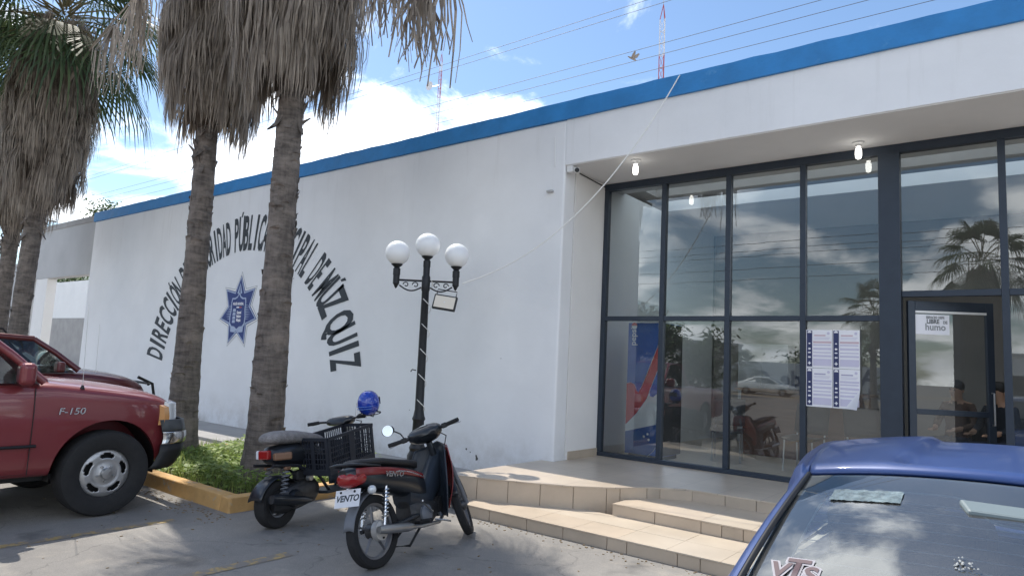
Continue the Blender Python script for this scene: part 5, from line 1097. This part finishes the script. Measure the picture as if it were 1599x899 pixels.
# engine, exhaust, pegs
loft_sec([(.40,.08,.24,.44),(.48,.11,.20,.44),(.66,.115,.20,.42),(.76,.085,.24,.40),(.86,.06,.30,.40)], 14, 3.4).build('engine', 'engine_metal', m2, smooth=40)
for k in range(5): MB().bx(-.075, .075, .77+k*.022, .779+k*.022, .285, .415).build('cooling_fin', 'engine_metal', m2)
MB().lathe([(.001,.15),(.05,.148),(.075,.13),(.075,.10),(.001,.10)], 20, (0,.56,.31), 'x').build('clutch_cover', 'moto_grey', m2, smooth=40)
MB().tube([(.03,.84,.31),(.08,.84,.24),(.125,.72,.215),(.135,.45,.225),(.14,.30,.245)], .016, 8).build('exhaust_pipe', 'steel', m2, smooth=50); MB().tube([(.14,.34,.24),(.142,.27,.25),(.145,-.02,.285),(.145,-.10,.295)], [.022,.036,.036,.026], 12).build('muffler', 'steel', m2, smooth=40)
MB().tube([(-.24,.44,.255),(.24,.44,.255)], .011, 8).build('footrest_bar', 'trim_black', m2)
for s in (-1, 1): MB().tube([(s*.15,.44,.26),(s*.25,.44,.265)], .02, 8).build('footrest', 'rubber', m2, smooth=50)
MB().tube([(-.10,.40,.24),(-.20,.36,.0)], .011, 8).build('side_stand', 'trim_black', m2); MB().tube([(.09,.50,.22),(.11,.30,.10),(-.09,.30,.10),(-.09,.50,.22)], .011, 6).build('centre_stand', 'trim_black', m2)
MB().tube([(.16,.62,.25),(.21,.72,.22),(.19,.80,.20)], .008, 6).build('brake_pedal', 'steel', m2)
# legshield and frame tunnel
loft_sec([(.40,.10,.38,.62),(.55,.095,.34,.56),(.70,.085,.34,.56),(.86,.075,.42,.74),(.96,.06,.55,.84)], 14).build('frame_tunnel', 'moto_dark', m2, smooth=50)
MB().grid(lambda a, v: ((2*a-1)*(.15+.075*math.sin(math.pi*min(1,.12+.80*v))), .93+.09*v-.14*abs(2*a-1)**2.2-.05*math.sin(math.pi*v), .24+.66*v-.06*abs(2*a-1)*v*v), 16, 20).build('legshield', 'moto_dark', m2, smooth=60, solid=.012)
MB().grid(lambda a, v: ((2*a-1)*(.155+.06*math.sin(math.pi*v)), 1.00+.085*v-.145*abs(2*a-1)**2.2, .30+.58*v-.05*abs(2*a-1)*v*v), 16, 16).build('front_fairing', 'moto_red', m2, smooth=60, solid=.008)
MB().lathe([(.001,0),(.011,0),(.011,.006),(.001,.006)], 12, (.02,.925,.80), 'y').build('ignition_lock', 'chrome', m2)
# steered parts
ST0 = set(bpy.data.objects)
for s in (-1, 1): ms(MB().tube([(s*.062,1.22,.275),(s*.062,1.12,.52),(s*.05,1.03,.80)], [.022,.02,.018], 10), 'fork_leg', 'moto_grey', smooth=50)
ms(MB().grid(lambda a, v: ((2*a-1)*.052, 1.22+.315*math.cos(R(10+150*v)), .275+.315*math.sin(R(10+150*v))-.012*(2*a-1)**2), 6, 18), 'front_mudguard', 'moto_black', smooth=60, solid=.004)
ST1 = set(bpy.data.objects)
ms(MB().tube([(0,1.06,.70),(0,1.0,.90)], [.035,.03], 10), 'steering_stem', 'moto_black', smooth=50)
cw = loft_sec([(.83,.09,.955,1.0),(.87,.15,.93,1.03),(.93,.165,.91,1.055),(1.00,.14,.90,1.065),(1.06,.10,.91,1.05),(1.10,.05,.93,1.01)], 18); ms(cw, 'handlebar_cowl', 'moto_black', smooth=55)
ms(MB().grid(lambda a, v: ((2*a-1)*.085, .885+.09*v, 1.045+.02*v-.02*(2*a-1)**2), 8, 6), 'dashboard_lens', mat('dash_glass', (.20,.23,.25), .08, coat=1.), smooth=60)
ms(MB().ball((0,1.10,.975), .062, 16, (1.1,.6,.9)), 'headlamp', 'lamp_clear', smooth=60)
for s in (-1, 1):
    ms(MB().tube([(s*.10,.93,.985),(s*.22,.90,.985),(s*.28,.875,.985)], [.022,.015,.012], 8), 'handlebar', 'moto_black', smooth=50)
    ms(MB().tube([(s*.215,.895,.985),(s*.335,.845,.985)], .019, 12), 'grip', 'rubber', smooth=50); ms(MB().box((s*.195,.90,.985), (.05,.045,.045)), 'switch_block', 'trim_black', bevel=.008)
    ms(MB().tube([(s*.19,.93,.985),(s*.24,.945,.98),(s*.345,.905,.965)], .006, 6), 'lever', 'steel', smooth=50)
ms(MB().tube([(-.19,.91,1.0),(-.215,.93,1.06),(-.27,.93,1.11)], .006, 6), 'mirror_stem', 'trim_black', smooth=50)
ms(MB().ball((-.315,.935,1.125), .058, 18, (1.05,.25,.82)), 'mirror_shell', 'trim_black', smooth=60); ms(MB().lathe([(.001,0),(.05,0),(.05,.002),(.001,.002)], 24, (-.315,.915,1.125), 'y'), 'mirror_glass', mat('mirror_glass', (.33,.38,.44), .03, metal=1.))
for o_ in set(bpy.data.objects)-ST1: o_.location.y -= .11

# --- dark scooter with fat rear tyre
m1 = thing('scooter', 'dark scooter with grey cloth seat cover and black crate, beside the palm', 'scooter', (-5.66, 3.84, 0), (0, R(-7), R(10)), 'motorbikes parked by the kerb')
M1 = steer(R(12), (0, 1.02, .7), (0, -.42, .9))
spoke_wheel(m1, (0,0,.215), .215, .135, .125, 5, None, 'rear_wheel', .06, 'moto_grey', .024); spoke_wheel(m1, (0,1.18,.215), .215, .12, .125, 5, M1, 'front_wheel', .05, 'moto_grey', .02)
MB().grid(lambda a, v: ((2*a-1)*.085, .265*math.cos(R(35+130*v)), .215+.265*math.sin(R(35+130*v))-.02*(2*a-1)**2), 6, 16).build('rear_mudguard', 'moto_black', m1, smooth=60, solid=.005)
loft_sec([(-.08,.07,.14,.30),(.05,.12,.12,.36),(.25,.13,.14,.42),(.42,.11,.17,.42),(.5,.07,.22,.36)], 14, 3.2).build('engine', 'engine_metal', m1, smooth=40)
MB().lathe([(.001,.17),(.07,.165),(.085,.14),(.085,.10),(.001,.10)], 20, (0,.12,.25), 'x').build('fan_cover', 'moto_black', m1, smooth=40); MB().tube([(.10,.36,.2),(.15,.2,.22),(.155,-.10,.27),(.155,-.2,.285)], [.02,.045,.05,.04], 12).build('muffler', 'moto_black', m1, smooth=40)
coil((-.12,-.02,.28),(-.11,.03,.55), .03, 7, .007).build('shock_spring', 'moto_grey', m1); coil((.12,-.02,.30),(.11,.03,.55), .03, 7, .007).build('shock_spring', 'moto_grey', m1)
for s in (-1, 1):
    MB().tube([(s*.12,-.15,.58),(s*.13,.15,.55),(s*.12,.45,.42),(s*.12,.60,.25),(s*.12,.92,.24),(s*.06,1.02,.45),(s*.03,1.0,.72)], .016, 8).build('frame_tube', 'moto_black', m1, smooth=50)
    MB().box((s*.13,.02,.54), (.035,.07,.035)).build('indicator_lamp', 'lamp_brown', m1, bevel=.012)
T1 = set(bpy.data.objects)
loft_sec([(-.27,.08,.58,.68),(-.22,.125,.55,.72),(-.02,.14,.52,.74),(.2,.135,.50,.73),(.36,.10,.48,.68)], 16).build('tail_body', 'moto_black', m1, smooth=50)
MB().box((-.02,-.285,.645), (.13,.05,.085)).build('tail_lamp', 'lamp_red', m1, bevel=.012); MB().box((-.10,-.27,.645), (.05,.06,.08)).build('tail_lamp_surround', 'plate_white', m1, bevel=.01); MB().box((.12,-.20,.625), (.07,.17,.07), Matrix.Rotation(R(-25),3,'Z')).build('indicator_lamp', 'lamp_brown', m1, bevel=.015)
mat('seat_cloth', (.24, .225, .22), .95, var=.3, vscale=18, bump=.8, bscale=50)
loft_sec([(-.31,.08,.76,.80),(-.27,.135,.735,.855),(-.1,.155,.73,.87),(.15,.15,.715,.835),(.33,.13,.70,.80),(.40,.09,.69,.77)], 18).build('seat', 'seat_cloth', m1, smooth=60, sub=1)
for o_ in set(bpy.data.objects)-T1:
    o_.location.y += .17
    o_.location.z += .03
MB().bx(-.16, .16, .52, .95, .235, .265).build('floorboard', 'moto_dark', m1, bevel=.01)
MB().grid(lambda a, v: ((2*a-1)*(.17+.02*math.sin(3*v)), .98+.05*v-.08*(2*a-1)**2, .28+.46*v), 10, 10).build('legshield', 'moto_dark', m1, smooth=60, solid=.012)
def m1s(q, nm, m_, **k): q.v = [tuple(M1 @ Vector(v)) for v in q.v]; return q.build(nm, m_, m1, **k)
for s in (-1, 1):
    m1s(MB().tube([(s*.085,1.18,.215),(s*.085,1.10,.42),(s*.05,1.02,.68)], .02, 8), 'fork_leg', 'moto_grey', smooth=50)
    m1s(MB().tube([(0,.93,.92),(s*.12,.92,.94),(s*.24,.86,.95)], .012, 8), 'handlebar', 'moto_black', smooth=50); m1s(MB().tube([(s*.235,.865,.95),(s*.345,.81,.945)], .019, 12), 'grip', 'rubber', smooth=50)
    m1s(MB().tube([(s*.2,.91,.945),(s*.33,.875,.93)], .006, 6), 'lever', 'steel')
m1s(MB().tube([(0,1.02,.66),(0,.95,.93)], .03, 8), 'steering_stem', 'moto_black', smooth=50); m1s(loft_sec([(.84,.10,.90,.955),(.88,.16,.89,.985),(.96,.15,.885,.99),(1.04,.09,.89,.97)], 16), 'handlebar_cowl', 'moto_black', smooth=55)
m1s(MB().ball((0,1.08,.86), .07, 16, (1,.7,1)), 'headlamp', 'lamp_clear', smooth=60)
m1s(MB().tube([(.19,.91,.96),(.20,.93,1.08),(.20,.93,1.10)], .007, 6), 'mirror_stem', 'steel')
MB().grid(lambda a, v: ((2*a-1)*.065, 1.18+.25*math.cos(R(20+140*v)), .215+.25*math.sin(R(20+140*v))), 6, 14).build('front_mudguard', 'moto_black', m1, smooth=60, solid=.005)
MB().tube([(-.12,.35,.2),(-.22,.30,.0)], .012, 8).build('side_stand', 'trim_black', m1)
# crate on the scooter's footboard and seat front
cr_ = thing('plastic_crate', 'black lattice plastic crate strapped across the scooter', 'crate', (-5.60, 4.47, .52), (R(8), R(-5), R(12)))
CL, CW, CH = .70, .38, .36
mat('crate_plastic', (.020, .024, .034), .5, var=.2, vscale=12)
def panel(o, u, ln, nm):
    q = MB(); o, u = Vector(o), Vector(u); n_ = Vector((0,0,1)).cross(u)
    def bar(a, b_, z0, z1, th=.012): q.prism([(a,z0),(b_,z0),(b_,z1),(a,z1)], o-n_*th/2, u, (0,0,1), n_, th)
    bar(0, ln, 0, .055); bar(0, ln, CH-.03, CH, .02); bar(0, .035, .055, CH-.03); bar(ln-.035, ln, .055, CH-.03); bar(ln*.44, ln*.56, .055, CH-.03)
    for c in (.15, .205): bar(.035, ln-.035, c, c+.007, .008)
    for c in (.10, .25): bar(.035, ln-.035, c, c+.007, .008)
    for seg_ in ((.035, ln*.44), (ln*.56, ln-.035)):
        n2_ = max(3, int((seg_[1]-seg_[0])/.028))
        for k in range(1, n2_): a = seg_[0]+(seg_[1]-seg_[0])*k/n2_; bar(a-.0045, a+.0045, .055, CH-.03, .009)
    return q.build(nm, 'crate_plastic', cr_)
panel((CW/2, -CL/2, 0), (0,1,0), CL, 'side_panel'); panel((-CW/2, -CL/2, 0), (0,1,0), CL, 'side_panel'); panel((-CW/2, -CL/2, 0), (1,0,0), CW, 'end_panel'); panel((-CW/2, CL/2, 0), (1,0,0), CW, 'end_panel')
MB().bx(-CW/2, CW/2, -CL/2, CL/2, -.006, .006).build('base', 'crate_plastic', cr_)
# helmet hung on the scooter's bar
hp = on_x(576, 628, -5.62)
hm = thing('helmet', 'shiny blue crash helmet hung on the scooter handlebar', 'helmet', hp, (R(8), R(-6), R(20)))
q = MB(); nn = 28; rings = []
for i in range(1, 13):
    th = math.pi*i/13.5; rr = .122*math.sin(th)**.9; z = .135*math.cos(th)-.01; fl2 = 1+.12*max(0, -z/.13)
    rings.append([Vector((rr*.93*math.cos(2*math.pi*k/nn), rr*1.10*math.sin(2*math.pi*k/nn), z)) for k in range(nn)])
q.loft(rings).build('shell', mat('helmet_blue', (.012,.045,.36), .22, coat=.8), hm, smooth=60)
MB().grid(lambda a, v: (.1185*math.sin((a-.5)*2.2), .1385*math.cos((a-.5)*2.2)+.002, -.035+.075*v-.0), 14, 5).build('visor', mat('visor', (.02,.025,.03), .1, coat=.8), hm, smooth=60, solid=.003)
for z, w in ((-.03, 1.9), (-.055, 1.6)): MB().tube([(.121*math.sin((i/12-.5)*w), -.139*math.cos((i/12-.5)*w), z) for i in range(13)], .004, 5).build('shell_ridge', mat('helmet_pale', (.10,.20,.55), .3), hm)
MB().tube([(.06,0,-.125),(.03,.02,-.16),(-.05,0,-.125)], .006, 5).build('chin_strap', 'trim_black', hm)
MB().lathe([(.122,-.118),(.120,-.128),(.105,-.130)], 28, (0,0,.0), 'z', cap=False).build('edge_trim', 'trim_black', hm, smooth=50)

# control cables and small fittings
for par, pts_ in ((m2, [(-.17,.80,.985),(-.10,.98,.93),(-.03,1.02,.80),(0,.98,.62)]), (m2, [(.17,.80,.985),(.12,1.0,.94),(.04,1.04,.80),(.02,1.0,.62)]), (m1, [(-.2,.92,.94),(-.12,1.08,.90),(-.02,1.08,.72),(0,1.02,.5)]), (m1, [(.2,.92,.94),(.13,1.1,.92),(.03,1.08,.74),(.02,1.0,.5)]), (m1, [(.06,.40,.34),(.10,.30,.44),(.05,.10,.47),(-.02,-.05,.42)]), (m1, [(-.06,.42,.36),(.02,.30,.50),(.10,.16,.50),(.11,.02,.44)])):
    MB().tube(pts_, .005, 5).build('control_cable', 'trim_black', par, smooth=50)
MB().tube([(.10,.60,.30),(.17,.58,.32),(.175,.44,.42),(.20,.42,.43)], .008, 6).build('kick_lever', 'steel', m2, smooth=50)
MB().bx(.02, .10, .18, .36, .40, .50).build('air_box', 'black_plastic', m1, bevel=.02); MB().lathe([(.001,.16),(.03,.16),(.034,.12),(.001,.12)], 14, (0,.30,.42), 'x').build('carburettor', 'steel', m1, smooth=40)
# ------------------------------------------------------------------ two people sitting just inside the door
mat('skin', (.36, .21, .14), .55); mat('hair', (.012, .010, .009), .5); mat('shirt_brown', (.09, .05, .035), .85, var=.2, vscale=9); mat('shirt_dark', (.02, .024, .034), .85, var=.2, vscale=9); mat('jeans', (.03, .04, .07), .85)
def person(loc, rz, label, shirt):
    t = thing('person', label, 'person', loc, (0,0,R(rz)))
    V = []; E_ = []; Rr = []
    def v(p, r, par=None):
        V.append(p); Rr.append(r)
        if par is not None: E_.append((par, len(V)-1))
        return len(V)-1
    pel = v((0,0,.56), (.15,.12)); wai = v((0,.02,.72), (.14,.10), pel); che = v((0,.03,.92), (.16,.11), wai); nk = v((0,.01,1.07), (.055,.055), che); h0 = v((0,-.01,1.15), (.075,.085), nk); h1 = v((0,-.015,1.25), (.08,.095), h0); v((0,-.01,1.32), (.055,.065), h1)
    for s in (-1, 1):
        sh = v((s*.17,.03,1.0), (.065,.065), che); el = v((s*.24,-.04,.76), (.048,.048), sh); wr = v((s*.14,-.26,.70), (.034,.034), el); v((s*.12,-.34,.69), (.036,.02), wr)
        hp_ = v((s*.10,-.04,.52), (.09,.085), pel); kn = v((s*.13,-.44,.53), (.068,.068), hp_); an = v((s*.13,-.47,.10), (.045,.045), kn); v((s*.14,-.60,.045), (.045,.035), an)
    me = bpy.data.meshes.new('body'); me.from_pydata(V, E_, []); o = bpy.data.objects.new('body', me); COL.objects.link(o); o.parent = t
    sk = o.modifiers.new('skin', 'SKIN'); 
    for i, d in enumerate(me.skin_vertices[0].data if me.skin_vertices else []): d.radius = Rr[i]
    if not me.skin_vertices:
        bpy.context.view_layer.objects.active = o
    for i, d in enumerate(me.skin_vertices[0].data): d.radius = Rr[i]; d.use_root = (i == 0)
    q = o.modifiers.new('sub', 'SUBSURF'); q.levels = q.render_levels = 2
    bake(o); m_ = o.data; m_.materials.clear()
    for nm in ('skin', shirt, 'jeans', 'trim_black'): m_.materials.append(MATS[nm])
    for f in m_.polygons:
        c = f.center; f.use_smooth = True
        f.material_index = 3 if c.z < .09 else 2 if (c.z < .60 and not (abs(c.x) < .18 and c.y < -.2 and c.z > .66)) else 0 if (c.z > 1.045 or (c.y < -.22 and c.z > .64)) else 1
    MB().ball((0,.005,1.265), .098, 18, (.93,1.08,.92)).build('hair', 'hair', t, smooth=60)
    for s in (-1, 1): MB().ball((s*.085,-.0,1.20), .022, 8, (.4,.8,1.2)).build('ear', 'skin', t, smooth=60); MB().ball((s*.03,-.102,1.215), .009, 8).build('eye', 'hair', t)
    MB().tube([(0,-.10,1.215),(0,-.125,1.18),(0,-.105,1.17)], [.008,.014,.008], 6).build('nose', 'skin', t, smooth=60); MB().bx(-.022, .022, -.105, -.098, 1.135, 1.143).build('mouth', mat('lips', (.25,.10,.08), .5), t, bevel=.002)
    for s in (-1, 1):
        for k in range(4): MB().tube([(s*.12+(k-1.5)*.016,-.345,.69),(s*.12+(k-1.5)*.017,-.39-.006*(k in (1,2)),.688),(s*.12+(k-1.5)*.017,-.415-.008*(k in (1,2)),.672)], [.0085,.008,.006], 6).build('finger', 'skin', t, smooth=60)
        MB().tube([(s*.12-s*.028,-.30,.69),(s*.12-s*.05,-.335,.688),(s*.12-s*.052,-.36,.68)], [.010,.009,.007], 6).build('thumb', 'skin', t, smooth=60)
    return t
for (px, Y, rz, lab, sh) in ((1495, 10.9, -25, 'person in brown top sitting inside, left of the two behind the door', 'shirt_brown'), (1560, 10.5, -35, 'person in dark top sitting inside, right of the two behind the door', 'shirt_dark')):
    x = on_y(px, 640, Y).x; person((x, Y, PZ+.002), rz, lab, sh)
    hall_chair(x, Y+.02, R(rz), 'black waiting chair under the '+('left' if px < 1500 else 'right')+' person behind the door')

# ------------------------------------------------------------------ far side of the street, seen mirrored in the glass
VG = 2*GY
def mir(px, py, Yw): p_ = on_y(px, py, VG-Yw); return Vector((p_.x, Yw, p_.z))
mat('verge_dirt', (.34, .28, .20), .95, var=.2, vscale=.8, bump=.3, bscale=12); mat('cream_wall', (.55, .53, .48), .85, var=.1, vscale=1); mat('sign_blue', (.025, .05, .13), .7); mat('roof_sheet', (.42, .43, .44), .5, metal=.3, var=.15, vscale=2)
tag(MB().add([(-200,-34,.004),(-200,-39.5,.004),(160,-39.5,.004),(160,-34,.004)], [(0,1,2,3)]).build('verge', 'verge_dirt'), kind='structure')
sg = thing('sign_wall', 'long pale wall with large dark blue lettering across the street', 'wall', (0,0,0))
YS = -46.; z1 = mir(1190, 566, YS).z
MB().bx(mir(1120,580,YS).x, mir(1380,580,YS).x, YS-.3, YS, 0, z1).build('wall_panel', mat('sign_wall_paint', (.52,.56,.60), .8, var=.08, vscale=.8), sg)
for s, px, py, hpx in (('C', 1186, 598, 24), ('de', 1227, 598, 25), ('A', 1362, 596, 26)):
    p_ = mir(px, py-6, YS); put_text('sign_lettering', s, 'sign_blue', frame((p_.x, YS+.01, p_.z-.6), (-1,0,0), (0,0,1)), sg, size=1.9, bold=.05)
for s, px in (('1319', 1225), ('64-8', 1362)):
    p_ = mir(px, 612, YS); put_text('sign_lettering', s, 'sign_blue', frame((p_.x, YS+.01, p_.z-.5), (-1,0,0), (0,0,1)), sg, size=1.2, bold=.03)
def shop(x0, x1, y0, h, label, m_, n):
    t = thing('street_building', label, 'building', (0,0,0), group='buildings across the street'); MB().bx(x0, x1, y0-8, y0, 0, h).build('wall', m_, t); MB().bx(x0-.15, x1+.15, y0-8.1, y0+.2, h+.001, h+.25).build('roof', 'roof_sheet', t)
    w = (x1-x0)/n
    for k in range(n): f = MB().bx(x0+w*(k+.2), x0+w*(k+.8), y0+.002, y0+.06, .9 if k % 3 else .02, min(2.5, h-.4)).build('window', 'frame_metal', t); MB().bx(x0+w*(k+.23), x0+w*(k+.77), y0+.062, y0+.07, 1.0 if k % 3 else .1, min(2.4, h-.5)).build('pane', 'car_glass', f)
shop(mir(1110,580,-50).x-24, mir(1110,580,-50).x, -50, 4.6, 'pale low building left of the lettered wall across the street', 'cream_wall', 6)
shop(mir(1385,580,-50).x, mir(1385,580,-50).x+26, -50, 4.0, 'white low building right of the lettered wall across the street', 'wall_white', 7)
shop(mir(1385,580,-50).x+30, mir(1385,580,-50).x+62, -54, 5.4, 'grey two storey high shed farther right across the street', 'grey_plaster', 6)
shop(mir(1110,580,-50).x-70, mir(1110,580,-50).x-28, -54, 5.0, 'long grey shed farther left across the street', 'grey_plaster', 7)
paint('paint_white', (.72, .73, .74), .3, .0)
wc = mir(1192, 610, -37.5); saloon('white_car', 'white saloon car on the far side of the street, mirrored in the glass', (wc.x, -37.5, 0), R(-90), MATS['paint_white'], full=False, glass='car_glass')
for i, (px, py, Yw, rx) in enumerate(((1085, 545, -30, 2.2), (1000, 500, -30, 3.2), (1410, 520, -52, 4.0), (1460, 555, -40, 3.2), (1290, 560, -58, 5))):
    p_ = mir(px, py, Yw); tree(p_.x, Yw, max(4.5, p_.z+1.2), rx, 2.2, ('bushy', 'dense', 'tall', 'low', 'broad')[i]+' green tree across the street, '+('left of the lettered wall', 'mirrored over the drinks fridge', 'right of the lettered wall', 'in front of the white low building', 'behind the lettered wall')[i], 80+i, 5200 if i == 1 else 2200, ls=.26)  # the dense tree is added so the glass mirrors dark over the fridge
for i, (px, py, Yw, lab) in enumerate(((1545, 425, -14, 'palm tree across the street mirrored high in the right window'), (1368, 500, -26, 'palm tree across the street mirrored beside the dark pillar'), (1152, 585, -40, 'short palm tree across the street beside the white car'))):
    p_ = mir(px, py, Yw); palm(p_.x, Yw, 0, .2, .16, max(1.2, p_.z-1.5), p_.z, (0,0), 90+i, lab, .6, .5, 120, nfr=26)
for i, py in enumerate((386, 397, 405, 424, 440)):
    p_ = mir(1100, py, -18); zz_ = p_.z
    tag(MB().tube([(x, -18, zz_+.0001*(x+10)**2) for x in range(-90, 81, 10)], .014, 5).build('street_wire', 'wire'), ('top', 'second', 'third', 'fourth', 'bottom')[i]+' power line over the street, mirrored in the glass', 'power line', 'power lines over the street')
for i, x in enumerate((-48, 26)):
    t = thing('utility_pole', ('left', 'right')[i]+' concrete utility pole carrying the wires over the street', 'pole', (x, -18, 0), group='utility poles'); zt_ = mir(1100, 386, -18).z+.3
    MB().tube([(0,0,-.2),(0,0,zt_)], [.17,.11], 12).build('post', 'concrete', t, smooth=50); MB().bx(-.05, .05, -.8, .8, zt_-.4, zt_-.3).build('crossarm', 'concrete', t)
